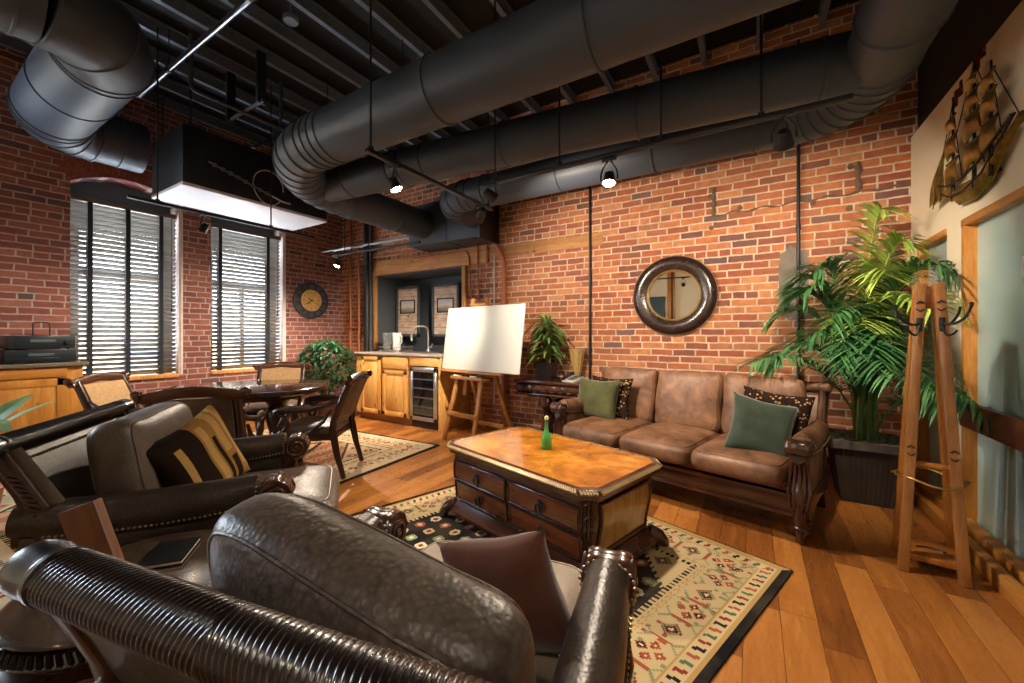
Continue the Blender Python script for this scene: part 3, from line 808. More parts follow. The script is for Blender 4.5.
throw('throw_pillow', 'spotted pillow peeking out behind the grey-green pillow on the sofa', on_sofa(-.68, .02, .65), 15, 186, .42, .38, .09, M_leop, 7, ry=-8)

# coffee table ---------------------------------------------------------------
CT = thing('coffee_table', 'low dark chest coffee table with four drawers and a mottled caramel top', 'coffee table', (-1.097, 2.203, .0105), -15.4)
hx_, hy_ = .605, .36
def octo(x, y, c): return [(-x+c, -y), (x-c, -y), (x, -y+c), (x, y-c), (x-c, y), (-x+c, y), (-x, y-c), (-x, -y+c)]
t_ = NT('mottled_caramel_top'); v = t_.coord(); a_ = t_.noise(v, 5, 6, .6, .5); b_ = t_.noise(v, 40, 3)
c_ = t_.ramp(a_.outputs[0], [(.3, hx('7a4516')), (.5, hx('a9691f')), (.72, hx('cf9440'))])
c_ = t_.mix(t_.ramp(b_.outputs[0], [(.5, (0, 0, 0)), (.8, (.35,)*3)]), c_, hx('5a3010'))
t_.set(c_, .2, 0, .5, .3, .08); M_caramel = t_.m
top = MB().prism(octo(hx_, hy_, .07), .462, .492, 'z', bev=.006).build('table_top', M_dwood_x, CT)
MB().prism(octo(hx_-.032, hy_-.032, .062), .490, .4945, 'z').build('inlaid_top', M_caramel, top, sm=0)
M_rope = plain('worn_gilt_rope', hx('a18b66'), .4, .3, var=.25, bump=0)
mb = MB(); oc = octo(hx_-.006, hy_-.006, .068)
for k in range(8):
    a_, b_ = Vector((*oc[k], .478)), Vector((*oc[(k+1) % 8], .478)); L = (b_-a_).length; d = (b_-a_).normalized(); nrm = Vector((d.y, -d.x, 0))
    for i in range(int(L/.014)):
        c = a_+d*(.014*(i+.5))
        mb.tube([c-d*.008+Vector((0, 0, .012)), c+nrm*.012, c+d*.008-Vector((0, 0, .012))], [.005, .009, .005], 6)
mb.build('rope_edge', M_rope, top)
# bombe body lofted through octagonal sections
secs = [(.10, .545, .308, .06), (.125, .54, .304, .06), (.16, .535, .302, .06), (.22, .545, .308, .06), (.30, .562, .320, .06), (.35, .565, .322, .06), (.40, .558, .316, .06), (.435, .56, .318, .06), (.462, .585, .342, .066)]
rings = [[(x, y, z) for x, y in octo(X, Y, c)] for z, X, Y, c in secs]
body = MB().rings(rings).build('chest_body', M_dwood_x, CT, sm=25)
MB().rings([[(x, y, .435) for x, y in octo(.562, .320, .06)], [(x, y, .440) for x, y in octo(.590, .348, .066)], [(x, y, .463) for x, y in octo(.595, .35, .067)]]).build('frieze_moulding', M_dwood_x, CT, sm=25)
mb = MB().rings([[(x, y, z) for x, y in octo(X, Y, c)] for z, X, Y, c in ((.040, .588, .340, .07), (.062, .592, .344, .07), (.075, .578, .330, .066), (.095, .570, .324, .066), (.125, .55, .312, .06))])
mb.build('plinth', M_dwood_x, CT, sm=25)
M_burl = wood('figured_golden_veneer', hx('7a5226'), hx('b58a4c'), 'z', .22, 11, 7, coat=.3, bump=.03)
M_drawer = wood('drawer_veneer', hx('4a2010'), hx('86431f'), 'x', .25, 7, 6, coat=.3, bump=.05)
for s in (-1, 1):
    # figured end panels following the swelling end
    def xe(z):
        for (z0, X0, _, _), (z1, X1, _, _) in zip(secs, secs[1:]):
            if z0 <= z <= z1: return X0+(X1-X0)*(z-z0)/(z1-z0)
    zs = [.15, .18, .22, .26, .30, .34, .37, .395]
    rings = [[(s*(xe(z)-.004), -.225, z), (s*(xe(z)+.006), -.22, z), (s*(xe(z)+.006), .22, z), (s*(xe(z)-.004), .225, z)] for z in zs]
    pn = MB().rings(rings).build('end_panel', M_burl, CT, sm=30)
    fr_ = [(s*(xe(z)+.006), -.232, z) for z in zs] + [(s*(xe(z)+.006), .232, z) for z in zs[::-1]]
    MB().tube(fr_, .009, 8, closed=True).build('panel_moulding', M_dwood, pn)
    for q in (-1, 1):
        # carved corner leaves and bracket feet
        mb = MB()
        zc = [.14, .20, .27, .34, .40, .43]
        for o in (-.02, 0, .02):
            mb.tube([(s*(xe(z)-.028+o*.7), q*((xe(z)-.244)-.026-o*.7), z) for z in zc], [.006, .009, .010, .010, .009, .007], 8)
        for k in range(4):
            z = .40-.06*k
            for o in (-1, 1): mb.tube([(s*(xe(z)-.024), q*(xe(z)-.244-.024), z+.02), (s*(xe(z)-.024+o*.016), q*(xe(z)-.244-.024-o*.016), z), (s*(xe(z)-.03+o*.01), q*(xe(z)-.244-.03-o*.01), z-.02)], [.004, .008, .003], 6)
        mb.build('corner_carving', M_dwood, CT)
        mb = MB().tube([(s*.53, q*.29, .085), (s*.575, q*.33, .06), (s*.595, q*.35, .03), (s*.598, q*.352, .012)], [.045, .04, .03, .026], 14)
        mb.prism([(s*.36, .06), (s*.42, .035), (s*.50, .03), (s*.58, .0), (s*.598, .06)], q*.305, q*.345, 'y')
        mb.build('bracket_foot', M_dwood, CT)
    for col in (-1, 1):
        for row in (0, 1):
            z0, z1 = (.145, .255) if row == 0 else (.275, .385)
            x0, x1 = (.02, .50) if col > 0 else (-.50, -.02)
            def ye(z):
                for (a0, _, Y0, _), (a1, _, Y1, _) in zip(secs, secs[1:]):
                    if a0 <= z <= a1: return Y0+(Y1-Y0)*(z-a0)/(a1-a0)
            zz = [z0+(z1-z0)*k/4 for k in range(5)]
            rings = [[(x0, s*(ye(z)-.01), z), (x0, s*(ye(z)+.007), z), (x1, s*(ye(z)+.007), z), (x1, s*(ye(z)-.01), z)] for z in zz]
            dr = MB().rings(rings).build('drawer', M_drawer, CT, sm=30)
            e = [(x0-.004, s*(ye(z)+.006), z) for z in zz]+[(x1+.004, s*(ye(z)+.006), z) for z in zz[::-1]]
            MB().tube(e, .0085, 8, closed=True).build('drawer_moulding', M_dwood, dr)
            zc = (z0+z1)/2; xc = (x0+x1)/2; yc = ye(zc)+.007
            mb = MB().lathe([(0, 0), (.028, 0), (.030, .004), (.018, .008), (.014, .022), (0, .024)], 16, TR(xc, s*yc, zc, rx=90*s), fx=.75, fy=1.25)
            mb.tube([(xc+.024*math.sin(k/12*2*PI), s*(yc+.014), zc-.010-.026*math.cos(k/12*2*PI)) for k in range(12)], .006, 8, closed=True)
            mb.build('drawer_pull', M_pipe_black, dr)
# green bottle
g = NT('green_glass'); g.b.inputs['Transmission Weight'].default_value = .5; g.b.inputs['IOR'].default_value = 1.45
g.set(hx('5cb860'), .06, 0, .6); M_greenglass = g.m
t = thing('bottle', 'slim green glass bottle standing on the coffee table', 'bottle', (-1.105, 2.235, .5055))
MB().lathe([(0, 0), (.030, 0), (.034, .006), (.034, .07), (.031, .085), (.018, .105), (.0115, .125), (.010, .155), (.0105, .185), (0, .186)], 24).build('glass_body', M_greenglass, t, sm=50)
MB().lathe([(.0108, .183), (.013, .184), (.013, .198), (.010, .205), (0, .205)], 18).build('stopper', plain('cream_stopper', hx('cfc09a'), .5, bump=0), t)

# round carved table between the armchairs -----------------------------------
RT = thing('round_table', 'round dark table with rope-carved rim between the two armchairs', 'side table', (-1.60, .45, .0105))
Rt = .29; zt = .475
M_rtop = wood('glossy_round_top', hx('3c2e25'), hx('5e4f42'), 'x', .14, 6, 6, coat=.5, bump=.02)
rt_top = MB().lathe([(0, zt-.03), (Rt-.03, zt-.03), (Rt-.01, zt-.02), (Rt, zt-.008), (Rt-.008, zt-.001), (Rt-.02, zt), (0, zt)], 64).build('table_top', M_rtop, RT)
mb = MB()
n_ = 96
for i in range(n_):
    a0 = 2*PI*i/n_; da = 2*PI/n_
    P = lambda a, r, z: (r*math.cos(a), r*math.sin(a), z)
    mb.tube([P(a0-.7*da, Rt-.004, zt-.022), P(a0, Rt+.009, zt-.038), P(a0+.7*da, Rt-.004, zt-.055)], [.006, .011, .006], 6)
mb.build('rope_rim', M_reed, rt_top)
MB().lathe([(Rt-.05, zt-.115), (Rt+.0, zt-.105), (Rt+.004, zt-.09), (Rt-.02, zt-.08), (Rt-.015, zt-.06), (Rt-.03, zt-.03)], 64).build('table_apron', M_dwood, RT)
MB().lathe([(r_, z_*.86) for r_, z_ in ((.0, .10), (.07, .10), (.09, .14), (.06, .18), (.045, .22), (.075, .28), (.085, .33), (.05, .38), (.09, .41), (.12, .42), (0, .42))], 28).build('pedestal', M_dwood, RT)
for k in range(4):
    a = R(20+90*k); u = Vector((math.cos(a), math.sin(a), 0))
    pts = [u*.05+Vector((0, 0, .15)), u*.12+Vector((0, 0, .13)), u*.18+Vector((0, 0, .06)), u*.225+Vector((0, 0, .025))]
    MB().tube(pts, [.04, .035, .028, .024], 12).build('foot', M_dwood, RT)
M_note = plain('black_leatherette', hx('101114'), .7, bump=.1, spec=.25)
t = thing('notebook', 'black notebook lying on the round table', 'notebook', (-1.655, .535, zt+.0112), 52)
MB().rbox(-.058, .058, -.08, .08, 0, .004, .001).rbox(-.058, .058, -.08, .08, .012, .016, .001).rbox(-.060, -.055, -.08, .08, 0, .016, .001).build('cover', M_note, t)
MB().box(-.055, .055, -.077, .077, .004, .012).build('pages', plain('paper_edges', hx('d8d4cc'), .8, bump=0), t, sm=0)
# board leaning against it
a_, b_ = Vector((-1.014, .41, .018)), Vector((-1.28, .253, .84)); d = (b_-a_)
q = d.to_track_quat('Z', 'Y').to_matrix().to_4x4(); q.translation = a_
o = MB().rbox(-.018, .018, -.030, .030, .005, d.length, .002, M=Matrix.Rotation(R(25), 4, 'Z')).build('wooden_board', wood('orange_board', hx('552e14'), hx('8a5226'), 'z', .45, 7, 8), None)
o.matrix_world = q; tag(o, 'square-cut wooden board leaning between the round table and the nearest armchair', 'board')

# rugs -------------------------------------------------------------------------
def rug(name, label, loc, rz, W, H, fn, cell=.009):
    nx = int(W/cell); ny = int(H/cell); vs = []; fs = []; cols = []
    for j in range(ny+1):
        for i in range(nx+1): vs.append((-W/2+W*i/nx, -H/2+H*j/ny, .010))
    for j in range(ny):
        for i in range(nx):
            k = j*(nx+1)+i; fs.append((k, k+1, k+nx+2, k+nx+1))
            cols.append(fn(-W/2+W*(i+.5)/nx, -H/2+H*(j+.5)/ny))
    b = len(vs)
    loop = [i for i in range(nx+1)]+[j*(nx+1)+nx for j in range(1, ny+1)]+[ny*(nx+1)+i for i in range(nx-1, -1, -1)]+[j*(nx+1) for j in range(ny-1, 0, -1)]
    for k in loop: vs.append((vs[k][0], vs[k][1], .0005))
    m = len(loop)
    for k in range(m): fs.append((loop[(k+1) % m], loop[k], b+k, b+(k+1) % m)); cols.append((.01, .01, .012))
    me = bpy.data.meshes.new(name); me.from_pydata(vs, [], fs)
    at = me.color_attributes.new('knots', 'FLOAT_COLOR', 'CORNER'); buf = []
    for p_, c in zip(me.polygons, cols): buf += [c[0], c[1], c[2], 1]*p_.loop_total
    at.data.foreach_set('color', buf)
    t = NT(name+'_wool'); A = t.n('ShaderNodeVertexColor', layer_name='knots'); v = t.coord(); nz = t.noise(v, 320, 2); n2 = t.noise(v, 5, 4)
    c = t.mix(t.math('MULTIPLY', nz.outputs[0], .4), A.outputs[0], t.mix(.55, A.outputs[0], (0, 0, 0)))
    c = t.mix(t.ramp(n2.outputs[0], [(.4, (0, 0, 0)), (.8, (.22,)*3)]), c, hx('8a7a60'))
    t.set(c, .95, 0, .1); t.bump(nz.outputs[0], .4, .004)
    me.materials.append(t.m)
    o = bpy.data.objects.new(name, me); COL.objects.link(o); o.location = loc; o.rotation_euler.z = R(rz)
    return tag(o, label, 'rug')
BLK, CRM, TAN, RED, RST, GRN, SAG, IVO = hx('1a1a1e'), hx('cdb78c'), hx('b9975f'), hx('8a2f2a'), hx('a4553c'), hx('4d6a52'), hx('8a9470'), hx('ddd0b0')
def dia(x, y, w, h): return abs(x)/w+abs(y)/h
def motif(u, v, c0):
    d = dia(u, v, .5, .5)
    if d < .16: return IVO
    if d < .30: return c0
    if d < .38: return BLK
    if d < .55: return SAG if c0 == RED else RST
    if d < .62: return RED
    return None
def hsh(i, j): return math.modf(math.sin(i*127.1+j*311.7)*43758.5453)[0] % 1
def border_color(dist, along, pal, blk=.05):
    base, m1, m2, edge = pal
    if dist < blk*.8: return BLK
    if dist < .056: return TAN
    if dist < .115:
        u = (along/.05) % 1; k = int(along//.05)
        v = (dist-.056)/.059
        if abs(v-.5) < .42 and abs(u-.5+.35*(v-.5)) < .2: return (BLK, RED, GRN, RST)[k % 4]
        return base
    if dist < .125: return TAN
    if dist < .285:
        L = .165; k = math.floor(along/L); u = along/L-k-.5; v = (dist-.205)/.16
        if k % 2 == 0:
            c = motif(u*1.05, v*1.1, m1)
            if c: return c
        else:
            for (a, b) in ((.22, 0), (-.22, 0), (0, .24), (0, -.24)):
                c = motif((u-a)*2.0, (v-b)*2.0, m2)
                if c: return c
        if abs(abs(u)+abs(v)-.78) < .035: return SAG
        if abs(abs(u)-.47) < .022 and abs(v) < .3: return RST
        q = hsh(int(along/.018), int(dist/.018))
        return SAG if q > .93 else (RST if q < .05 else base)
    if dist < .292: return RST
    if dist < .33:
        u = ((along/.04) % 1-.5)*.04; v = dist-.311; r_ = math.hypot(u, v)
        return TAN if .009 < r_ < .014 else CRM
    if dist < .338: return TAN
    if dist < .36:
        return BLK if ((along/.03) % 1 < .5) else base
    return None
def rug1_fn(x, y, W=2.13, H=3.02):
    dx, dy = W/2-abs(x), H/2-abs(y)
    if dx < dy: c = border_color(dx, y+10, (CRM, RED, RST, BLK))
    else: c = border_color(dy, x+10, (CRM, RED, RST, BLK), .014)
    if c: return c
    # black field with hooked lozenges, corner triangles and scattered rosettes
    fx, fy = W/2-.36, H/2-.36
    ct = (fx-abs(x))+(fy-abs(y))
    if ct < .30:
        if abs(ct-.29) < .014: return BLK if ((x*33) % 1 < .5) else CRM
        c = motif(((x*6) % 1-.5)*1.0, ((y*6) % 1-.5)*1.0, RED)
        return c or CRM
    for k, cy in enumerate((-.72, 0, .72)):
        d = dia(x, y-cy, .46, .40)
        if d < 1:
            if d > .93: return RED
            if d > .88: return IVO
            if d > .82: return RED
            if d > .42:
                q = hsh(int((x+5)/.035), int((y+5)/.035))
                a = abs(math.sin(x*42)*math.sin((y-cy)*42))
                if a > .78: return (BLK, RST, GRN)[int(q*3) % 3]
                return SAG if q < .7 else hx('a3a67e')
            if d > .38: return BLK
            if d > .28: return CRM
            c = motif(x*4, (y-cy)*4, RED); return c or (GRN if k % 2 else RST)
    u = (x/.115) % 1-.5; v = (y/.115) % 1-.5; r_ = math.hypot(u, v); k = int(math.floor(x/.115))+int(math.floor(y/.115))*3
    if r_ < .14: return RED if k % 2 else IVO
    if r_ < .30: return (RST, CRM, SAG, IVO)[k % 4]
    return BLK
e1 = Vector((.951, -.309)); e2 = Vector((.309, .951)); cc = e1*(-.598-1.065)+e2*(2.423-1.51)
rug('area_rug', 'black-bordered patterned rug under the coffee table and nearest armchair', (cc.x, cc.y, 0), -18, 2.13, 3.02, rug1_fn)
def rug2_fn(x, y, W=2.45, H=3.3):
    dx, dy = W/2-abs(x), H/2-abs(y)
    d, al = (dx, y+10) if dx < dy else (dy, x+10)
    if d < .03: return BLK
    if d < .42:
        c = border_color(max(d, .13), al, (hx('d0b996'), RST, hx('b06a50'), BLK)) if d > .1 else None
        if c: return c
        return hx('cdb592')
    if d < .45: return BLK if (al/.04) % 1 < .6 else CRM
    fx, fy = W/2-.45, H/2-.45
    ct = (fx-abs(x))+(fy-abs(y))
    if ct < .5:
        if abs(ct-.48) < .018: return BLK
        c = motif(((x*5) % 1-.5), ((y*5) % 1-.5), RST); return c or hx('c4ab84')
    d = dia(x, y, .75, 1.1)
    if d < 1:
        if d > .93: return BLK
        c = motif(((x*4.5) % 1-.5), ((y*4.5) % 1-.5), RED); return c or hx('c0986a')
    c = motif(((x*7) % 1-.5), ((y*7) % 1-.5), SAG); return c or (hx('9a6448') if int(abs(x)*9) % 2 else hx('b48c66'))
rug('area_rug', 'cream and rust patterned rug under the dining table', (-4.08, 1.62, 0), 3, 2.45, 3.25, lambda x, y: rug2_fn(x, y, 2.45, 3.25), .011)
# ------------------------------------------------------------------ dining corner
M_chairwood = wood('dark_chair_wood', hx('24140e'), hx('45281a'), 'z', .28, 6, 6, coat=.25, bump=.08)
M_railwood = wood('reddish_chair_rail', hx('321a10'), hx('5c3420'), 'x', .25, 6, 6, coat=.3, bump=.05)
M_tanfab = plain('tan_woven_fabric', hx('b89468'), .85, var=.2, vscale=40, bump=.3, bscale=300)
M_chairlea = leather('cocoa_chair_hide', hx('4a3a32'), hx('74604f'), .4, 200, bump=.15)
DT = thing('dining_table', 'dark octagonal dining table on the cream rug in front of the windows', 'dining table', (-4.09, 1.91, .016), 53)
M_dtop = wood('dining_top_veneer', hx('3a2018'), hx('66402e'), 'x', .12, 6, 6, coat=.5, bump=.03)
oc = lambda e, c: octo(.68+e, .52+e, c)
mb = MB().rings([[(x, y, z) for x, y in oc(e, .27)] for e, z in ((-.05, .655), (-.035, .665), (-.03, .68), (-.008, .69), (0, .70), (-.004, .712), (-.02, .72))])
dtop = mb.build('table_top', M_dtop, DT, sm=25)
o8 = oc(.0, .27); mb = MB()
for k in range(8):
    a_, b_ = Vector((*o8[k], .685)), Vector((*o8[(k+1) % 8], .685)); L = (b_-a_).length; d = (b_-a_).normalized()
    for i in range(int(L/.022)):
        c = a_+d*(.022*(i+.5)); mb.tube([c-d*.011+Vector((0, 0, .010)), c+Vector((d.y, -d.x, 0))*.004, c+d*.011-Vector((0, 0, .012))], [.004, .008, .004], 6)
mb.build('carved_edge', M_chairwood, dtop)
MB().prism(octo(.46, .29, .16), .60, .657, 'z', bev=.006).build('table_apron', M_chairwood, DT)
for s in (-1, 1):
    MB().lathe([(.12, .10), (.14, .13), (.10, .18), (.07, .26), (.10, .36), (.115, .45), (.08, .52), (.11, .57), (.14, .60)], 24, TR(s*.24, 0, 0)).build('pedestal', M_chairwood, DT)
    mb = MB()
    for q in (-1, 1):
        mb.tube([(s*.26, q*.06, .15), (s*.27, q*.16, .13), (s*.28, q*.24, .06), (s*.29, q*.29, .03)], [.05, .045, .035, .03], 12)
    mb.tube([(s*.26, 0, .13), (s*.36, 0, .12), (s*.44, 0, .05), (s*.48, 0, .03)], [.05, .045, .035, .03], 12)
    mb.build('carved_foot', M_chairwood, DT)
MB().rbox(-.25, .25, -.04, .04, .13, .19, .01).build('stretcher', M_chairwood, DT)

def dining_chair(label, loc, rz):
    t = thing('dining_chair', label, 'chair', loc, rz, 'carved armchairs around the dining table'); t.scale = (1, 1, .965)
    # curved crest: x across, rear is -y
    def bk(x, z): return -.235-.16*(max(0, z-.44)/.45)**1.25+.28*x*x
    mb = MB(); rings = []
    for i in range(21):
        x = -.285+.57*i/20; zc = .858+.018*math.cos(x*8)-.012*abs(x)/.285; y = bk(x, .86)
        h = .034 if abs(x) < .24 else .034*(1-.4*(abs(x)-.24)/.045)
        rings.append([(x, y+.020, zc-h), (x, y+.026, zc), (x, y+.012, zc+h), (x, y-.016, zc+h*1.06), (x, y-.024, zc), (x, y-.014, zc-h)])
    mb.rings(rings)
    for s in (-1, 1): mb.tube([(s*.262, bk(.262, .86)-.01, .858), (s*.285, bk(.285, .86)-.016, .862), (s*.30, bk(.3, .86)-.028, .858)], [.03, .034, .024], 12)
    mb.build('crest_rail', M_railwood, t)
    def slab(z0, z1, hw, dy0, dy1, n=12):
        R_ = []
        for j in range(9):
            z = z0+(z1-z0)*j/8
            R_.append([(-hw+2*hw*i/n, bk(-hw+2*hw*i/n, z)+dy0, z) for i in range(n+1)]+[(hw-2*hw*i/n, bk(hw-2*hw*i/n, z)+dy1, z) for i in range(n+1)])
        return MB().rings(R_)
    bp = slab(.50, .828, .205, .004, .028).build('back_front_pad', M_tanfab, t)
    slab(.50, .828, .205, -.022, .003).build('back_rear_pad', M_chairlea, t)
    b1 = beads([(-.2, bk(-.2, z)+.012-.036, z) for z in (.5, .6, .7, .82)], .02, .005)
    b2 = beads([(.2, bk(.2, z)+.012-.036, z) for z in (.5, .6, .7, .82)], .02, .005)
    b1.build('nailheads', M_nail, bp); b2.build('nailheads', M_nail, bp)
    MB().tube([(-.23, bk(.23, .485), .485), (0, bk(0, .485)+.0, .478), (.23, bk(.23, .485), .485)], .02, 10).build('lower_rail', M_chairwood, t)
    for s in (-1, 1):
        zs = [(.862, 0), (.75, 0), (.62, 0), (.50, 0), (.42, 0)]
        pts = [(s*.232, bk(.232, z), z) for z, _ in zs]+[(s*.235, -.235, .34), (s*.238, -.26, .2), (s*.242, -.315, .0)]
        MB().tube(pts, [.024, .024, .025, .027, .03, .03, .026, .02], 12, flat=1.1).build('back_leg', M_chairwood, t)
        pts = [(s*.235, .235, .40), (s*.25, .262, .33), (s*.248, .262, .24), (s*.236, .245, .13), (s*.24, .25, .05), (s*.25, .27, .012)]
        MB().tube(pts, [.036, .042, .034, .025, .021, .03], 14).lathe([(0, 0), (.03, 0), (.034, .012), (.02, .03)], 14, TR(s*.25, .268, 0)).build('front_leg', M_chairwood, t)
        # open scrolling arm on a swept support
        pts = [(s*.225, bk(.23, .68)+.01, .69), (s*.262, -.20, .645), (s*.29, -.06, .61), (s*.292, .08, .603), (s*.285, .17, .606), (s*.283, .215, .59), (s*.283, .222, .565)]
        arm = MB().tube(pts, [.017, .020, .024, .028, .028, .028, .02], 14, flat=.75, up=(1, 0, 0)).build('arm', M_chairwood, t)
        MB().tube([(s*.29, -.06, .63), (s*.292, .06, .625), (s*.288, .14, .626)], [.016, .024, .016], 10, flat=.5, up=(1, 0, 0)).build('arm_pad', M_chairlea, arm)
        sp = [(s*.283, .20, .585), (s*.28, .12, .52), (s*.27, .13, .45), (s*.262, .20, .41), (s*.255, .21, .36)]
        mb = MB().tube(bendpts(sp, .06, 6), .022, 12, flat=.8)
        mb.tube([(s*.283, .10, .59), (s*.282, .16, .53), (s*.276, .19, .47), (s*.266, .16, .40)], [.012, .018, .018, .014], 10)
        mb.tube([(s*.262, .0, .39), (s*.27, -.06, .42), (s*.275, -.16, .50), (s*.262, -.22, .60)], [.018, .016, .014, .012], 10)
        mb.build('arm_support', M_chairwood, t)
    mb = MB().rings([[(x*k, y*k+.0, z) for x, y in ((-.225, -.225), (.225, -.225), (.26, .25), (-.26, .25))] for k, z in ((.97, .325), (1.0, .34), (1.0, .375), (.97, .395))])
    for i in range(9): mb.tube([(-.22+.055*i-.02, .255, .335), (-.22+.055*i, .262, .322), (-.22+.055*i+.02, .255, .335)], [.006, .011, .006], 8)
    mb.build('seat_rail', M_chairwood, t, sm=30)
    MB().cushion(.50, .47, .12, .45, .35, 12, 8, TR(0, .01, .412)).build('seat_cushion', M_chairlea, t, sm=80)
    return t
DC = dining_chair('carved armchair pulled out to the right of the dining table, seen from its side', (-3.33, 2.12, .016), 125)
def more_chair(label, loc, rz):
    c = copy_tree(DC); c['label'] = label; c.location = loc; c.rotation_euler.z = R(rz); return c
more_chair('carved armchair with its brown back to the sitting area, nearest of the dining chairs', (-3.33, 1.31, .016), 54)
more_chair('carved armchair on the window side of the dining table, facing the room', (-4.62, 2.43, .016), 230)
more_chair('carved armchair at the end of the dining table nearest the sideboard', (-4.49, 1.30, .016), -48)

# sideboard and stereo ------------------------------------------------------------
M_pine = wood('knotty_pine', hx('a0641f'), hx('d49a4e'), 'z', .4, 6, 7, knots=True)
M_pine_x = wood('knotty_pine_rail', hx('a0641f'), hx('d49a4e'), 'y', .4, 6, 7)
SB = thing('sideboard', 'knotty pine cabinet under the brick wall left of the windows', 'sideboard', (-5.97, .53, 0))
MB().rbox(-.24, .20, -.66, .63, .06, .915, .004).build('carcass', M_pine, SB)
MB().rbox(-.26, .24, -.70, .665, .915, .95, .006).build('worktop', plain('speckled_stone_top', hx('6b6258'), .25, var=.45, vscale=90, bump=0), SB)
MB().box(-.22, .17, -.64, .61, 0, .06).build('plinth', M_pine_x, SB, sm=0)
for k, (y0, y1) in enumerate(((-.61, -.06), (-.04, .52))):
    f = MB().rbox(.195, .215, y0, y1, .10, .80, .003)
    f.rbox(.21, .222, y0, y0+.07, .10, .80, .003).rbox(.21, .222, y1-.07, y1, .10, .80, .003).rbox(.21, .222, y0, y1, .10, .17, .003).rbox(.21, .222, y0, y1, .73, .80, .003)
    dd = f.build('door', M_pine, SB)
    MB().lathe([(0, 0), (.008, 0), (.008, .015), (.016, .022), (.012, .03), (0, .032)], 14, TR(.222, y1-.035 if k == 0 else y0+.035, .62, ry=90)).build('knob', M_pipe_black, dd)
    f = MB().rbox(.195, .218, y0, y1, .815, .90, .004); f.build('drawer_front', M_pine_x, SB)
M_av = plain('black_stereo_plastic', hx('1a242c'), .35, bump=0)
M_disp = plain('grey_display', hx('5a636b'), .2, var=.03, bump=0)
for k, (z, lab, cat) in enumerate(((.9505, 'wide black stereo component resting directly on the pine cabinet', 'stereo'), (1.0832, 'black receiver with a grey display stacked on top of the other stereo unit', 'stereo'))):
    t = thing('stereo_unit', lab, cat, (-5.97, .90, z), 4 if k else 0)
    w = .225 if k == 0 else .21
    MB().rbox(-.15, .14, -w, w, .008, .132, .004).build('case', M_av, t)
    MB().rbox(.138, .148, -w, w, .010, .130, .003).build('front_panel', M_av, t)
    MB().box(.147, .1495, -.085, .075, .07, .095).build('display', M_disp, t, sm=0)
    mb = MB()
    if k: mb.lathe([(0, 0), (.026, 0), (.024, .016), (0, .018)], 20, TR(.148, .16, .065, ry=90)).lathe([(0, 0), (.012, 0), (.011, .01), (0, .011)], 14, TR(.148, -.16, .05, ry=90))
    else: mb.rbox(.146, .151, -.19, .12, .028, .052, .002)
    mb.build('volume_knob' if k else 'disc_tray', M_av, t)
    for s in (-1, 1):
        for q in (-1, 1): MB().lathe([(0, 0), (.015, 0), (.015, .009), (0, .009)], 10, TR(s*.11, q*.17, 0)).build('rubber_foot', M_av, t)
o = MB().tube(bendpts([(0, -.055, 0), (0, -.055, .13), (0, .055, .13), (0, .055, 0)], .03), .006, 8, closed=False).rbox(-.02, .02, -.06, .06, 0, .008, .003).build('headphone_stand', M_pipe_black, None)
o.location = (-6.05, .93, 1.0832+.1325); tag(o, 'thin black wire hoop standing on top of the stereo', 'wire stand')

# ------------------------------------------------------------------ kitchenette
KF = 3.80
K = thing('kitchen_cabinet', 'knotty pine base cabinet with a raised panel door, a drawer and a wine cooler bay', 'cabinet', (-4.18, KF, 0))
M_pineK = wood('honey_pine_panel', hx('bb7f35'), hx('e3b36a'), 'z', .38, 6, 7, knots=True)
M_pineKx = wood('honey_pine_rail', hx('bb7f35'), hx('e3b36a'), 'x', .38, 6, 7)
x0 = -5.0+4.18
mb = MB().box(x0, .28, .02, BY-KF-.005, .09, .93).box(.28, .80, .02, BY-KF-.005, .87, .93).box(.28, .80, .55, BY-KF-.005, .0, .93)
mb.rbox(x0, x0+.13, 0, .025, .09, .93, .003)
mb.build('carcass', M_pineK, K, sm=0)
MB().rbox(.775, .805, .0, BY-KF-.005, .0, .935, .003).build('end_panel', M_pineK, K)
MB().box(x0+.01, .28, .05, .08, 0, .09).build('toe_kick', wood('toe_board', hx('8a5a28'), hx('b07a40'), 'x', .5), K, sm=0)
def panel_door(xa, xb, za, zb, nm):
    f = MB().rbox(xa, xb, -.012, .012, za, zb, .003)
    w = .055
    for b in ((xa, xa+w, za, zb), (xb-w, xb, za, zb), (xa, xb, za, za+w), (xa, xb, zb-w, zb)): f.rbox(b[0], b[1], -.022, 0, b[2], b[3], .004)
    f.prism([(xa+w+.03, za+w+.03), (xb-w-.03, za+w+.03), (xb-w-.03, zb-w-.03), (xa+w+.03, zb-w-.03)], -.020, 0, 'y', bev=.006)
    return f.build(nm, M_pineK, K)
panel_door(-4.87+4.18, -4.46+4.18, .11, .915, 'door')
panel_door(-4.42+4.18, -3.95+4.18, .11, .735, 'door')
dr = MB().rbox(-4.42+4.18, -3.95+4.18, -.02, .012, .755, .915, .006).build('drawer', M_pineKx, K)
MB().rbox(.285, .775, -.015, .012, .815, .925, .005).build('fascia', M_pineKx, K)
WC = thing('wine_cooler', 'stainless framed wine cooler with a dark glass door under the counter', 'wine cooler', (-3.66, KF, 0))
M_ss = plain('brushed_stainless', hx('b8b5ae'), .3, .9, var=.08, vscale=30, bump=0)
M_dglass = plain('dark_cooler_glass', hx('0e0f12'), .06, var=.1, bump=0, spec=.7)
MB().rbox(-.235, .245, .03, .53, .0, .80, .004).build('cooler_body', M_pipe_black, WC)
f = MB()
for b in ((-.23, -.185, .10, .80), (.185, .24, .10, .80), (-.23, .24, .10, .15), (-.23, .24, .735, .80)): f.rbox(b[0], b[1], -.015, .028, b[2], b[3], .004)
dd = f.build('door_frame', M_ss, WC)
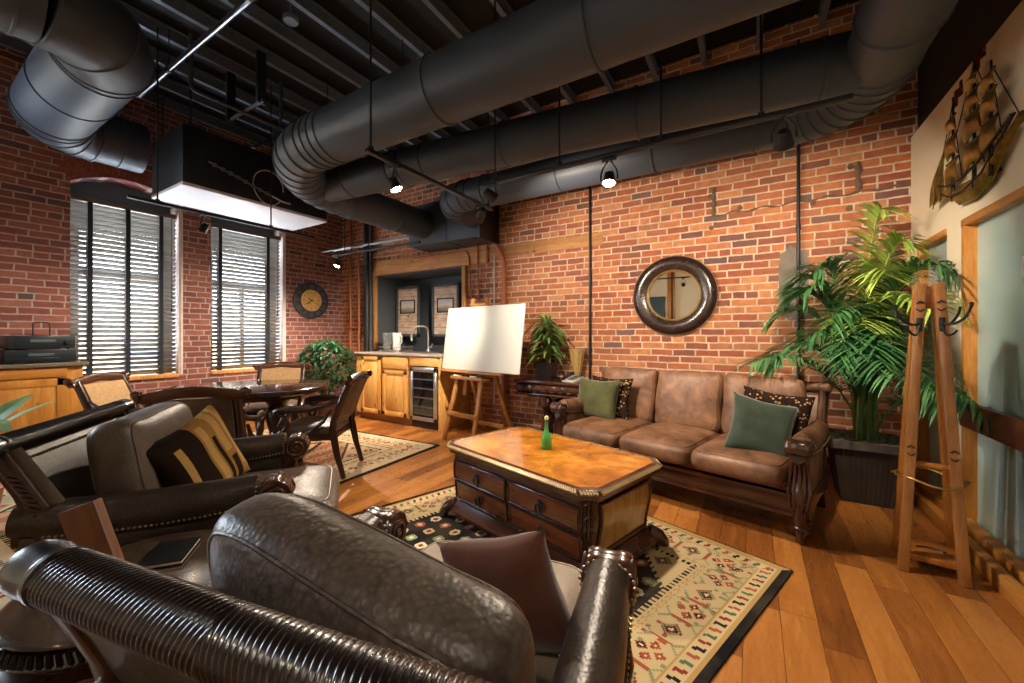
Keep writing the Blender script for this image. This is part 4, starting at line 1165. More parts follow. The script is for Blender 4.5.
MB().box(-.19, .19, .0, .02, .145, .74).build('glass', M_dglass, dd, sm=0)
mb = MB()
for z in (.27, .39, .51, .63): mb.rbox(-.18, .18, -.004, .0, z, z+.018, .002)
mb.build('shelf_fronts', M_steel_dark, dd)
mb = MB()
for k in range(5): mb.box(-.2, .21, .02, .03, .015+.015*k, .022+.015*k)
mb.build('vent_grille', M_steel_dark, WC, sm=0)
M_gran = plain('pinkish_speckled_granite', hx('9a8a82'), .18, var=.5, vscale=110, bump=0)
CT2 = thing('countertop', 'speckled stone worktop over the pine cabinet with an inset sink', 'worktop', (-4.18, KF, .935))
mb = MB().rbox(x0-.02, .82, -.03, BY-KF+.37, 0, .035, .006)
# only the slab inside the recess may pass the wall line: cut to the opening
CT2_m = MB().rbox(x0-.02, .82, -.03, BY-KF-.007, 0, .035, .006).build('slab', M_gran, CT2)
MB().rbox(-.16, .34, .15, .50, .030, .0385, .006).rbox(-.13, .31, .18, .47, .0375, .039, .001).build('sink_rim', M_ss, CT2)
t = thing('faucet', 'brushed gooseneck faucet behind the sink', 'faucet', (-4.10, 4.36, .9745))
MB().tube(bendpts([(0, 0, .0), (0, 0, .27), (-.0, -.02, .36), (-.05, -.10, .38), (-.12, -.18, .36), (-.14, -.2, .24)], .09, 6), .013, 12).lathe([(0, 0), (.028, 0), (.028, .02), (.02, .04), (0, .04)], 16).build('spout', M_ss, t)
MB().lathe([(.014, 0), (.017, .0), (.019, .08), (.014, .09)], 12, TR(-.14, -.2, .16)).build('spray_head', M_ss, t)
MB().tube([(0.01, 0, .06), (.07, -.01, .075), (.10, -.02, .12)], .008, 8).build('lever', M_ss, t)
t = thing('dish_rack', 'wire dish rack on the left end of the counter', 'dish rack', (-4.66, 4.25, .9705))
mb = MB()
for z in (.012, .07): mb.tube(bendpts([(-.22, -.14, z), (.22, -.14, z), (.22, .14, z), (-.22, .14, z), (-.22, -.139, z)], .02), .004, 6)
for k in range(11): mb.tube([(-.2+.04*k, -.14, .07), (-.2+.04*k, -.14, .012), (-.2+.04*k, .14, .012), (-.2+.04*k, .14, .07)], .0025, 5)
mb.build('wire_basket', M_ss, t)
for s in (-1, 1): MB().rbox(s*.19-.02, s*.19+.02, -.15, .15, .0, .008, .003).build('foot_rail', M_ss, t)
gl = NT('clear_glassware'); gl.b.inputs['Transmission Weight'].default_value = .9; gl.set(hx('dfe6ea'), .05); M_clear = gl.m
for k, (x_, y_) in enumerate(((-.13, -.06), (-.04, .05))):
    t = thing('glass_pitcher', ('clear glass pitcher standing in the dish rack, further left' if k == 0 else 'white pitcher with a handle standing in the dish rack'), 'pitcher', (-4.66+x_, 4.25+y_, .986))
    MB().lathe([(0, 0), (.055, 0), (.062, .02), (.058, .12), (.07, .27), (.066, .27), (.054, .12), (.056, .02), (0, .01)], 20).build('body', M_clear if k == 0 else M_white, t)
    MB().tube([(.06, 0, .24), (.11, 0, .22), (.11, 0, .12), (.058, 0, .08)], .008, 8).build('handle', M_clear if k == 0 else M_white, t)
for k, (xa, xb, za, zb) in enumerate(((-5.24, -4.70, 1.19, 2.04), (-4.42, -3.86, 1.19, 2.03))):
    t = thing('framed_picture', ('framed landscape on pale boards, left picture in the kitchenette recess' if k == 0 else 'framed landscape on pale boards, partly behind the easel board'), 'picture', ((xa+xb)/2, BY+.36, (za+zb)/2), group='pictures in the recess')
    w, h = (xb-xa)/2, (zb-za)/2
    f = MB()
    for b in ((-w, -w+.045, -h, h), (w-.045, w, -h, h), (-w, w, -h, -h+.045), (-w, w, h-.045, h)): f.rbox(b[0], b[1], -.035, .0, b[2], b[3], .004)
    f.build('outer_frame', M_slate, t)
    tt = NT('whitewashed_boards_%d' % k); v = tt.coord((2, 2, 6)); nz = tt.noise(v, 3, 5, .6); se = tt.n('ShaderNodeSeparateXYZ'); tt.l(tt.coord(), se.inputs[0])
    ln = tt.math('LESS_THAN', tt.math('FRACT', tt.math('DIVIDE', tt.math('ADD', se.outputs[2], 5), .105)), .05)
    c = tt.ramp(nz.outputs[0], [(.3, hx('b08468')), (.5, hx('d2b9a4')), (.7, hx('e0d4ca'))])
    tt.set(tt.mix(ln, c, hx('6a5040')), .7)
    MB().box(-w+.04, w-.04, -.02, -.005, -h+.04, h-.04).build('backing_boards', tt.m, t, sm=0)
    fi = MB(); a_, b_ = .17, .115; zc = .08
    for b in ((-a_, -a_+.018, zc-b_, zc+b_), (a_-.018, a_, zc-b_, zc+b_), (-a_, a_, zc-b_, zc-b_+.018), (-a_, a_, zc+b_-.018, zc+b_)): fi.rbox(b[0], b[1], -.035, -.018, b[2], b[3], .003)
    fr = fi.build('inner_frame', M_dwood, t)
    tt = NT('misty_landscape_%d' % k); v = tt.coord((3, 3, 9)); nz = tt.noise(v, 2, 5); se = tt.n('ShaderNodeSeparateXYZ'); tt.l(tt.coord(), se.inputs[0])
    hgt = tt.math('ADD', tt.math('MULTIPLY', tt.math('SUBTRACT', se.outputs[2], zc-.115), 4.3), tt.math('MULTIPLY', tt.math('SUBTRACT', nz.outputs[0], .5), .5))
    tt.set(tt.ramp(hgt, [(.12, hx('6a6a66')), (.35, hx('b09a88')), (.5, hx('d8cec6')), (.9, hx('b9c4d0'))]), .5)
    MB().box(-a_+.015, a_-.015, -.026, -.02, zc-b_+.015, zc+b_-.015).build('landscape_print', tt.m, fr, sm=0)
    if k == 0: MB().lathe([(0, 0), (.012, 0), (.012, .03), (0, .03)], 10, TR(.01, -.02, zc-.18)).build('peg', M_pipe_black, t)

# ------------------------------------------------------------------ wall clock and mirror
t = thing('wall_clock', 'round clock with a wide dark rim and tan face on the brick wall', 'clock', (LX+.001, 3.86, 1.79))
Tq = TR(ry=90)
MB(Tq).lathe([(0, 0), (.30, 0), (.305, .012), (.30, .03), (.27, .038), (.185, .032), (.175, .022), (0, .02)], 56).build('rim', plain('charcoal_wood_rim', hx('30313a'), .5, var=.25, vscale=14, bump=.2, bscale=60), t)
MB(Tq).lathe([(0, .019), (.176, .021), (.178, .027), (.170, .029), (0, .0275)], 48).build('dial', plain('aged_tan_dial', hx('c79a5a'), .6, var=.25, vscale=16, bump=.0), t)
# roman numerals on the rim, pips on the dial
nums = ['XII', 'I', 'II', 'III', 'IIII', 'V', 'VI', 'VII', 'VIII', 'IX', 'X', 'XI']
M_num = plain('faded_numeral_paint', hx('5f5a62'), .6, var=.2, bump=0)
mb = MB()
for k, sN in enumerate(nums):
    ang = -2*PI*k/12; W_ = {'I': .018, 'V': .034, 'X': .034}; tw = sum(W_[c] for c in sN); xo = -tw/2
    M_ = Matrix.Translation((.0385, 0, 0)) @ Matrix.Rotation(-ang, 4, 'X') @ Matrix.Translation((0, 0, .228)) @ Matrix.Rotation(0, 4, 'X')
    for c in sN:
        def bar(xa, za, xb, zb, w=.006): 
            dx, dz = xb-xa, zb-za; L = math.hypot(dx, dz); nx, nz = -dz/L*w/2, dx/L*w/2
            mb.add([(0, -(xa+nx), za+nz), (0, -(xa-nx), za-nz), (0, -(xb-nx), zb-nz), (0, -(xb+nx), zb+nz), (-.006, -(xa+nx), za+nz), (-.006, -(xa-nx), za-nz), (-.006, -(xb-nx), zb-nz), (-.006, -(xb+nx), zb+nz)], [(0, 1, 2, 3), (7, 6, 5, 4), (0, 4, 5, 1), (1, 5, 6, 2), (2, 6, 7, 3), (3, 7, 4, 0)], M_)
        w = W_[c]; h = .032
        if c == 'I': bar(xo+w/2, -h, xo+w/2, h)
        if c == 'V': bar(xo+.004, h, xo+w/2, -h); bar(xo+w-.004, h, xo+w/2, -h)
        if c == 'X': bar(xo+.004, h, xo+w-.004, -h); bar(xo+.004, -h, xo+w-.004, h)
        xo += w
mb.build('roman_numerals', M_num, t, sm=0)
mb = MB()
for k in range(12):
    a = 2*PI*k/12; mb.rbox(.027, .0295, -.004, .004, .12, .15, .001, 1, M=Matrix.Rotation(a, 4, 'X'))
mb.build('hour_marks', M_pipe_black, t)
for nm, ang, L in (('hour_hand', 62, .085), ('minute_hand', -232, .13)):
    MB().prism([(-.004, -.03), (.004, -.03), (.008, L*.6), (0, L), (-.008, L*.6)], .030, .033, 'x', M=Matrix.Rotation(R(ang), 4, 'X')).build(nm, M_pipe_black, t, sm=0)
MB(Tq).lathe([(0, .03), (.012, .03), (.012, .036), (0, .037)], 14).build('centre_cap', M_pipe_black, t)

t = thing('wall_mirror', 'round convex-framed mirror in a broad dark rim above the sofa', 'mirror', (-.705, BY-.001, 1.635))
Tm = TR(rx=90)
t_ = NT('dark_tessellated_rim'); v = t_.coord(); vo = t_.n('ShaderNodeTexVoronoi', feature='F1'); t_.l(v, vo.inputs['Vector']); vo.inputs['Scale'].default_value = 16
t_.set(t_.mix(t_.math('MULTIPLY', vo.outputs['Distance'], .6), hx('231714'), hx('3d2b26')), .25, 0, .5, .25, .1); M_mrim = t_.m
MB(Tm).lathe([(.39, 0), (.412, .006), (.415, .03), (.40, .055), (.36, .078), (.31, .072), (.265, .045), (.262, .02)], 72).build('rim', M_mrim, t)
M_gold = plain('antique_gold', hx('a8884e'), .35, .7, var=.2, bump=0)
ring = [(.408*math.cos(2*PI*i/90), -.030, .408*math.sin(2*PI*i/90)) for i in range(90)]
mb = MB()
for i in range(120):
    a = 2*PI*i/120; a2 = a+.045; mb.tube([(.409*math.cos(a), -.036, .409*math.sin(a)), (.416*math.cos((a+a2)/2), -.028, .416*math.sin((a+a2)/2)), (.411*math.cos(a2), -.016, .411*math.sin(a2))], [.003, .006, .003], 6)
mb.build('rope_edge', M_rope, t)
MB(Tm).lathe([(.248, .018), (.270, .03), (.272, .045), (.262, .052), (.250, .045), (.246, .02)], 72).build('gold_bead', M_gold, t)
mm = NT('mirror_glass'); mm.set((.92, .92, .9), .01, 1); 
MB(Tm).lathe([(0, .022), (.252, .022), (.252, .016), (0, .016)], 72).build('mirror_glass', mm.m, t, sm=0)
MB(Tm).lathe([(0, .0), (.39, .0), (.39, .012), (0, .012)], 48).build('backing', M_pipe_black, t)

# ------------------------------------------------------------------ easel and board
M_easel = wood('amber_easel_wood', hx('8a5424'), hx('c48a4a'), 'z', .45, 7, 8)
M_easel_x = wood('amber_easel_rail', hx('8a5424'), hx('c48a4a'), 'x', .45, 7, 8)
E_ = thing('easel', 'amber wooden studio easel holding a white board in front of the kitchenette', 'easel', (-2.80, 3.75, 0), -9)
def plank(a_, b_, w, d, mat, nm, par, up=(0, 0, 1), bev=.003):
    a_, b_ = Vector(a_), Vector(b_); z = (b_-a_).normalized(); x = Vector(up).cross(z)
    if x.length < 1e-4: x = Vector((1, 0, 0))
    x.normalize(); y = z.cross(x); m = Matrix((x, y, z)).transposed().to_4x4(); m.translation = a_
    return MB().rbox(-w/2, w/2, -d/2, d/2, 0, (b_-a_).length, bev, 2, M=m).build(nm, mat, par)
for s in (-1, 1):
    plank((s*.235-.0, -.26, .0), (s*.20, -.08, .702), .05, .03, M_easel, 'front_leg', E_, (0, 1, 0))
    plank((s*.235, .42, .0), (s*.20, .03, 1.02), .05, .03, M_easel, 'rear_leg', E_, (0, 1, 0))
    plank((s*.118, -.04, .50), (s*.118, .10, 1.66), .05, .03, M_easel, 'mast', E_, (0, 1, 0))
MB().rbox(-.24, .24, -.015, .015, .28, .33, .004, M=TR(0, -.20, 0)).build('lower_rail', M_easel_x, E_)
MB().rbox(-.24, .24, .24, .27, .10, .15, .004).build('rear_rail', M_easel_x, E_)
MB().rbox(-.13, .13, .06, .09, 1.555, 1.60, .004).build('top_rail', M_easel_x, E_)
MB().rbox(-.26, .26, -.14, -.005, .700, .722, .004).rbox(-.26, .26, -.145, -.13, .700, .738, .003).build('tray', M_easel_x, E_)
MB().rbox(-.50, .50, -.11, -.03, .775, .80, .004).build('board_ledge', M_easel_x, E_)
o = MB().rbox(-.62, .62, -.009, .009, 0, .76, .006, 3).build('presentation_board', plain('off_white_board', hx('d3d2c9'), .55, var=.02, vscale=2, bump=0), None)
o.location = (-2.683, 3.657, .803); o.rotation_euler = (R(-8), 0, R(-9)); tag(o, 'big blank white board standing on the wooden easel', 'presentation board')
for k, (x_, y_, L_, c_) in enumerate(((-.20, -.08, .06, 'e8e8e4'), (-.09, -.07, .07, '25272b'), (.07, -.08, .055, 'e8e8e4'), (.17, -.075, .06, '30343a'))):
    o = MB().tube([(-L_, 0, .012), (-L_*.5, 0, .012), (L_*.2, 0, .012), (L_*.25, 0, .012), (L_, 0, .012)], [.011, .0115, .0115, .0122, .0118], 12).build('marker', plain('marker_plastic_%d' % k, hx(c_), .4, bump=0), None)
    o.location = (-2.80+x_, 3.75+y_-.156*x_, .7235); o.rotation_euler.z = R((8, -14, 20, -6)[k])
    tag(o, ('white marker at the left end of the easel tray', 'black marker left of the middle of the easel tray', 'white marker right of the middle of the easel tray', 'dark grey marker at the right end of the easel tray')[k], 'marker', 'markers on the easel tray')

# ------------------------------------------------------------------ console table, phone, vase
CN = thing('console_table', 'dark carved console table against the bricks left of the sofa', 'console table', (-1.93, 4.235, 0))
MB().rbox(-.52, .52, -.185, .185, .655, .69, .008).build('table_top', M_dwood_x, CN)
mb = MB().rbox(-.48, .48, -.15, .16, .535, .655, .02)
mb.tube([(-.47, -.155, .60), (.47, -.155, .60)], .042, 14, flat=1.1)
for k in range(9):
    xx = -.42+.105*k
    mb.tube([(xx+.032*math.cos(2*PI*i/14), -.192+.004*abs(math.sin(2*PI*i/14)), .60+.032*math.sin(2*PI*i/14)) for i in range(14)], .007, 6, closed=True)
mb.build('carved_drawer_front', M_dwood, CN)
MB().rbox(-.50, .50, -.17, .165, .515, .54, .008).build('lower_moulding', M_dwood_x, CN)
for s in (-1, 1):
    mb = MB().tube([(s*.17+.04, -.12, .52), (s*.17+.04, -.10, .44), (s*.17+.04, .0, .36), (s*.17+.04, .02, .27), (s*.17+.04, -.05, .17), (s*.17+.04, -.10, .10)], [.055, .085, .075, .06, .065, .07], 18, flat=.8, up=(1, 0, 0))
    p_, r_ = spiral(s*.17+.04+.055, -.09, .44, .07, 1); mb.tube(p_, r_, 8); p_, r_ = spiral(s*.17+.04-.055, -.09, .44, .07, 1); mb.tube(p_, r_, 8)
    mb.build('scrolled_leg', M_dwood, CN)
MB().rbox(-.25, .25, .09, .15, .05, .53, .01).build('back_support', M_dwood, CN)
MB().rbox(-.47, .47, -.175, .17, .0, .07, .015).build('base_shelf', M_dwood_x, CN)
t = thing('desk_phone', 'grey office phone with a black handset on the console table', 'phone', (-1.73, 4.17, .691), -20)
MB().prism([(-.09, 0), (.09, 0), (.09, .065), (-.09, .015)], -.085, .085, 'x', bev=.004).build('phone_base', plain('light_grey_plastic', hx('b9b7ae'), .5, bump=0), t)
mb = MB().tube([(-.075, -.085, .03), (-.075, -.06, .045), (-.075, .06, .085), (-.075, .085, .085)], [.022, .017, .017, .024], 12); mb.build('handset', M_av, t)
mb = MB()
for i in range(3):
    for j in range(4): mb.rbox(-.02+.03*i, .0+.03*i, -.06+.028*j, -.042+.028*j, .029+.0078*j, .036+.0078*j, .002)
mb.build('keypad', M_steel_dark, t)
MB().rbox(-.02, .07, .045, .08, .055, .064, .002, M=TR(rx=0)).build('screen', M_disp, t)
pts = []
for i in range(120): a = i*.9; u = i/119; pts.append((-.09-.05*math.sin(u*PI)+.007*math.cos(a), -.09-.0*u-.03*math.sin(u*PI), .02-.012*u+.007*math.sin(a)+.005))
MB().tube(pts, .0025, 5).build('coiled_cord', M_av, t)
t = thing('vase', 'tall tapered tan ribbed vase on the console table beside the plant', 'vase', (-1.74, 4.32, .6905))
mb = MB(); n = 48; rings = []
for (r_, z) in ((.040, 0), (.045, .012), (.03, .03), (.042, .06), (.06, .16), (.078, .27), (.092, .36), (.088, .365), (.074, .27), (.05, .1), (.0, .09)):
    rings.append([(r_*(1+.04*math.cos(12*2*PI*j/n))*math.cos(2*PI*j/n), r_*(1+.04*math.cos(12*2*PI*j/n))*math.sin(2*PI*j/n), z) for j in range(n)])
mb.rings(rings); mb.build('vase_body', plain('straw_ribbed_ceramic', hx('a98c55'), .5, var=.25, vscale=30, bump=.2), t)
# ------------------------------------------------------------------ plants
def leafmat(name, a, b, rough=.4):
    t = NT(name); v = t.coord(); n1 = t.noise(v, 9, 4); inf = t.n('ShaderNodeNewGeometry')
    f = t.math('ADD', t.math('MULTIPLY', n1.outputs[0], .6), t.math('MULTIPLY', inf.outputs['Random Per Island'], .45))
    t.set(t.ramp(f, [(.25, a), (.8, b)]), rough, 0, .4)
    t.b.inputs['Subsurface Weight'].default_value = 0
    tr = t.n('ShaderNodeBsdfTranslucent'); tr.inputs[0].default_value = (*[min(1, x*1.3) for x in b], 1)
    mx = t.n('ShaderNodeMixShader'); mx.inputs[0].default_value = .18
    t.l(t.b.outputs[0], mx.inputs[1]); t.l(tr.outputs[0], mx.inputs[2]); t.l(mx.outputs[0], t.out.inputs['Surface'])
    return t.m
def blade(mb, base, d, L, w, droop=.3, side=None, fold=.25, n=5, tip=.0, up=Vector((0, 0, 1))):
    """one leaf: a folded, tapering, drooping strip with a centre rib"""
    d = Vector(d).normalized(); s = side or d.cross(up)
    if s.length < 1e-4: s = Vector((1, 0, 0))
    s = s.normalized(); vs = []; fs = []; p = Vector(base)
    for i in range(n+1):
        u = i/n; wd = w*(math.sin(PI*min(1, .12+u*.88)**.8)**.8 if u < 1 else 0)
        q = p+d*L*u+Vector((0, 0, -1))*droop*L*u*u
        nn = s.cross(d).normalized()
        vs += [q-s*wd/2+nn*fold*wd/2, q, q+s*wd/2+nn*fold*wd/2]
    for i in range(n):
        k = 3*i; fs += [(k, k+1, k+4, k+3), (k+1, k+2, k+5, k+4)]
    mb.add(vs, fs)
# areca palm by the corner
M_palm = leafmat('palm_leaf', hx('1d4a2e'), hx('5f9258'))
M_palm2 = leafmat('yellow_green_palm_leaf', hx('5f8a34'), hx('bccb66'))  # yellower leaf colour for some of the fronds
M_stalk = plain('palm_stalk', hx('5a6a30'), .5, var=.2, bump=.1)
PP = thing('potted_palm', 'tall feathery palm in a dark ribbed planter in the corner by the sofa', 'potted palm', (.72, 3.90, 0))
mb = MB(); rings = []
nn_ = 26
def sq(h, z):
    pts = []
    for side in range(4):
        for i in range(nn_):
            u = -1+2*i/nn_; k = 1+(.018 if i % 2 else -.012)
            x_, y_ = ((u, -k), (k, u), (-u, k), (-k, -u))[side]; pts.append((x_*h, y_*h*.95, z))
    return pts
mb.rings([sq(.155, .0), sq(.158, .02), sq(.205, .40), sq(.212, .405)], caps=True)
pot = mb.build('planter', plain('dark_ribbed_planter', hx('2e2620'), .6, var=.3, vscale=12, bump=.2), PP, sm=20)
MB().rings([[(x_, y_, z) for x_, y_ in ((-h, -h), (h, -h), (h, h), (-h, h))] for h, z in ((.222, .395), (.228, .40), (.228, .455), (.222, .46), (.195, .46), (.195, .42))]).build('planter_rim', plain('grey_planter_rim', hx('4c4640'), .6, var=.3, vscale=20, bump=.2), pot, sm=20)
mb = MB(); rn = random.Random(5)
for i in range(500):
    x_, y_ = rn.uniform(-.19, .19), rn.uniform(-.19, .19); a = rn.uniform(0, 6.28)
    blade(mb, (x_, y_, .43), (math.cos(a), math.sin(a), rn.uniform(.3, 1.2)), rn.uniform(.03, .06), .012, .3, n=2)
moss = mb.build('moss', plain('dry_moss', hx('6a7460'), .9, var=.4, vscale=60, bump=0), PP); moss['kind'] = 'stuff'
def frond(base, tip_dir, L, rise, droop, lw, nleaf, mat, rn, wl=.021, name='frond'):
    """arching rachis with paired leaflets"""
    d = Vector((tip_dir[0], tip_dir[1], 0)).normalized(); P = []; N = 24
    for i in range(N+1):
        u = i/N; P.append(Vector(base)+d*(L*(u*.25+.75*u**1.5)*tip_dir[2])+Vector((0, 0, rise*(1-(1-u)**1.7)-droop*u**3)))
    mb = MB().tube(P, [.008*(1-.85*i/N)+.001 for i in range(N+1)], 6)
    o_st = None
    for k in range(nleaf):
        u = .30+.70*k/(nleaf-1); f = u*N; i = min(N-1, int(f)); p = P[i].lerp(P[i+1], f-i); t = (P[i+1]-P[i]).normalized()
        sd = t.cross(Vector((0, 0, 1)))
        if sd.length < .05: sd = Vector((-d.y, d.x, 0))
        sd.normalize(); upv = sd.cross(t)
        ll = lw*(.55+.75*math.sin(PI*min(1, .08+(u-.3)/.7*.86)))
        for s in (-1, 1):
            dv = (sd*s*.85+t*.62+upv*.22+Vector((rn.uniform(-.14, .14), rn.uniform(-.14, .14), rn.uniform(-.14, .14)))).normalized()
            blade(mb, p, dv, ll*rn.uniform(.85, 1.1), wl, .28+.2*u, n=4, fold=.3)
    mb.v = [(min(x, .37-.03*(z < .5)), min(y, .53), z) for x, y, z in mb.v]
    return mb.build(name, mat, PP, sm=0)
rn = random.Random(21)
FR = [ # direction x, y, reach, length, rise, droop, leaflet, material
 (.12, -.1, .22, .7, 1.78, .10, .25, 1), (-.25, .05, .55, .8, 1.45, .25, .28, 0), (-1, -.25, 1.0, .62, .95, .40, .28, 0), (-.95, .1, 1.0, .58, 1.22, .30, .28, 0), (-1, -.55, 1.0, .80, .78, .22, .25, 0),
 (.55, -.5, .65, .75, 1.48, .30, .28, 0), (.5, -1, .8, .72, 1.28, .34, .28, 1), (-.2, -1, 1.0, .52, 1.02, .40, .27, 0), (.15, -1, 1.0, .55, .90, .34, .27, 0), (-.55, -.8, 1.0, .50, 1.05, .45, .27, 0),
 (.22, .3, .5, .5, 1.55, .22, .26, 0), (.45, -1, 1.0, .62, .85, .45, .24, 0), (.05, -.8, .6, .5, 1.38, .2, .26, 1), (-.6, -.3, .8, .5, 1.35, .25, .27, 0), (.3, -.2, .4, .6, 1.62, .2, .25, 1), (-.35, -.9, 1, .42, .95, .30, .24, 0), (.3, -1, 1, .42, 1.05, .38, .25, 0), (-.1, -1, .8, .4, .80, .25, .22, 0), (-.5, .1, .9, .5, 1.3, .2, .26, 0), (.2, -.6, .7, .45, 1.45, .25, .26, 1), (-.7, -.7, .9, .45, 1.18, .3, .25, 0), (.6, -.1, .6, .45, 1.15, .2, .22, 0), (-.15, -.9, .9, .42, 1.12, .28, .26, 1), (-.9, -.4, .9, .5, 1.0, .25, .26, 0), (.0, -.6, .5, .4, 1.0, .15, .24, 0), (-.4, -.2, .7, .45, 1.55, .3, .27, 0), (.55, -.95, 1, .78, .62, .30, .2, 0), (-.05, -.5, .6, .5, 1.2, .25, .26, 0)]
for k, (dx, dy, rc, L, rise, dr, lw, m) in enumerate(FR):
    b = (rn.uniform(-.05, .05), rn.uniform(-.05, .05), .44)
    frond(b, (dx, dy, rc), L, rise, dr, lw*1.05, 38, M_palm2 if m else M_palm, rn)
mb = MB()
for k in range(9):
    a = k*.7; mb.tube([(.05*math.cos(a), .05*math.sin(a), .43), (.07*math.cos(a), .07*math.sin(a), .75), (.11*math.cos(a), .11*math.sin(a), 1.1)], [.012, .010, .006], 8)
mb.build('stems', M_stalk, PP)

# bushy ficus in the far corner
M_fic = leafmat('glossy_ficus_leaf', hx('12301f'), hx('3f7048'), .32)
FB = thing('potted_shrub', 'bushy dark green shrub in a pot below the clock, by the cabinet', 'potted shrub', (-5.36, 3.56, 0))
MB().lathe([(0, 0), (.13, 0), (.14, .02), (.17, .26), (.18, .27), (.165, .28), (.155, .24), (0, .23)], 28).build('pot', plain('brown_pot', hx('4a2f22'), .6, bump=.1), FB)
mb = MB(); rn = random.Random(9)
for k in range(5):
    a = k*1.3; mb.tube([(.03*math.cos(a), .03*math.sin(a), .24), (.06*math.cos(a+.4), .06*math.sin(a+.4), .5), (.16*math.cos(a), .16*math.sin(a), .8)], [.014, .012, .006], 8)
mb.build('stems', plain('grey_bark', hx('5a4a3c'), .8, bump=.2), FB)
mb = MB()
for i in range(1500):
    a = rn.uniform(0, 2*PI); ce = rn.uniform(-1, 1); r_ = rn.uniform(.55, 1)**.5
    p = Vector((.40*r_*math.cos(a)*math.sqrt(1-ce*ce), .38*r_*math.sin(a)*math.sqrt(1-ce*ce), .79+.37*ce*r_))
    p += Vector((math.sin(9*p.z+a), math.cos(8*p.z), math.sin(7*a)))*.03
    dv = Vector((math.cos(a)+rn.uniform(-.7, .7), math.sin(a)+rn.uniform(-.7, .7), rn.uniform(-.5, .6)))
    blade(mb, p, dv, rn.uniform(.07, .11), rn.uniform(.035, .05), .35, n=3, fold=.2)
mb.v = [(min(x, .33), y, z) for x, y, z in mb.v]
mb.build('foliage', M_fic, FB, sm=0)

# dracaena on the console table
M_dr = leafmat('striped_strap_leaf', hx('1f4a2a'), hx('8fae5c'))
DR = thing('potted_plant', 'strap-leaved plant in a black pot on the console table', 'potted plant', (-2.08, 4.22, .6905))
MB().rings([[(x_*h, y_*h, z) for x_, y_ in ((-1, -1), (1, -1), (1, 1), (-1, 1))] for h, z in ((.075, 0), (.078, .01), (.105, .19), (.112, .195), (.112, .21), (.098, .21), (.09, .17))]).build('pot', plain('black_square_pot', hx('17191b'), .35, bump=0), DR, sm=20)
MB().box(-.09, .09, -.09, .09, .16, .178).build('soil', plain('potting_soil', hx('2a2019'), .95, bump=.5), DR, sm=0)
mb = MB(); rn = random.Random(12)
for (hx0, cnt, r0) in ((.30, 46, .33), (.46, 50, .33), (.62, 40, .30)):
    for k in range(cnt):
        a = rn.uniform(0, 2*PI); el = rn.uniform(.15, 1.5); el = max(el, .9) if math.cos(a) > .45 and hx0 < .5 else el; q = Vector((math.cos(a), math.sin(a)*.75, el))
        blade(mb, (.02*math.cos(a), .02*math.sin(a), hx0+rn.uniform(-.06, .06)), q, r0*rn.uniform(.8, 1.2), .05, rn.uniform(.5, 1.0), n=7, fold=.35)
mb.v = [(x, min(y, .215), z) for x, y, z in mb.v]
mb.build('leaves', M_dr, DR, sm=0)
MB().tube([(0, 0, .17), (.01, 0, .45), (0, .01, .68)], [.014, .013, .009], 8).tube([(.03, .01, .17), (.04, .02, .40)], [.012, .01], 8).build('cane', plain('tan_cane', hx('7a6440'), .8, bump=.2), DR)

# leafy plant mostly outside the left edge
LP = thing('potted_plant', 'broad pale-edged leaves reaching in at the left edge behind the armchair', 'potted plant', (-3.98, .30, .0105))
MB().lathe([(0, 0), (.12, 0), (.16, .26), (.165, .28), (.15, .28), (.14, .24), (0, .23)], 28).build('pot', plain('terracotta', hx('9a5a3c'), .8, bump=.1), LP)
mb = MB(); rn = random.Random(4); M_ca = leafmat('broad_leaf', hx('2b5a3a'), hx('86a878'))
for k, (dx, dy, el, L_) in enumerate(((1, .2, .12, .46), (1, .25, -.35, .42), (.6, -.7, .5, .4), (-.5, .6, .6, .4), (-.8, -.3, .5, .4), (.1, .9, .7, .35), (-.1, -.9, .6, .4))):
    mb.tube([(0, 0, .24), (dx*.05, dy*.05, .45), (dx*.12, dy*.12, .62)], .006, 6)
    blade(mb, (dx*.12, dy*.12, .62 if k else .70), (dx, dy, el), L_, .14, .15, n=8, fold=.15)
mb.build('leaves', M_ca, LP, sm=0)

# ------------------------------------------------------------------ coat rack by the glazed doors
M_cr = wood('warm_rack_wood', hx('7a4a24'), hx('b98048'), 'z', .35, 6, 8)
M_cr2 = wood('orange_rack_wood', hx('8a4c1a'), hx('c07a30'), 'z', .35, 6, 8)
CR = thing('coat_rack', 'tall A-shaped wooden coat rack with curved iron hooks by the glazed doors', 'coat rack', (.80, 2.95, 0), -8)
cp = []
for (sx, sy, nm) in ((-1, -1, 'front_leg'), (1, -1, 'front_leg'), (-1, 1, 'rear_leg'), (1, 1, 'rear_leg')):
    plank((sx*.108, -.02+sy*.13, 0), (sx*.032, -.02+sy*.03, 1.49), .042, .05, M_cr if sy < 0 else M_cr2, nm, CR, (0, 1, 0), .004)
f = MB(); out = [(-.108, -.13), (.108, -.13), (.108, .10), (-.108, .10)]
f.prism(out, .055, .085, 'z', bev=.004); f.build('base_shelf', M_cr2, CR)
MB().tube([(.03+.055*math.cos(R(20+140*i/14))-.02, -.03+.03*math.sin(R(20+140*i/14)), .0862) for i in range(15)], .006, 6).build('hand_slot', M_pipe_black, CR)
MB().tube([(-.10, -.105, .55), (.10, -.105, .55)], .016, 12).build('round_rung', M_cr2, CR)
MB().rbox(-.018, .018, -.055, .02, 1.36, 1.475, .004).build('top_block', M_cr2, CR)
mb = MB()
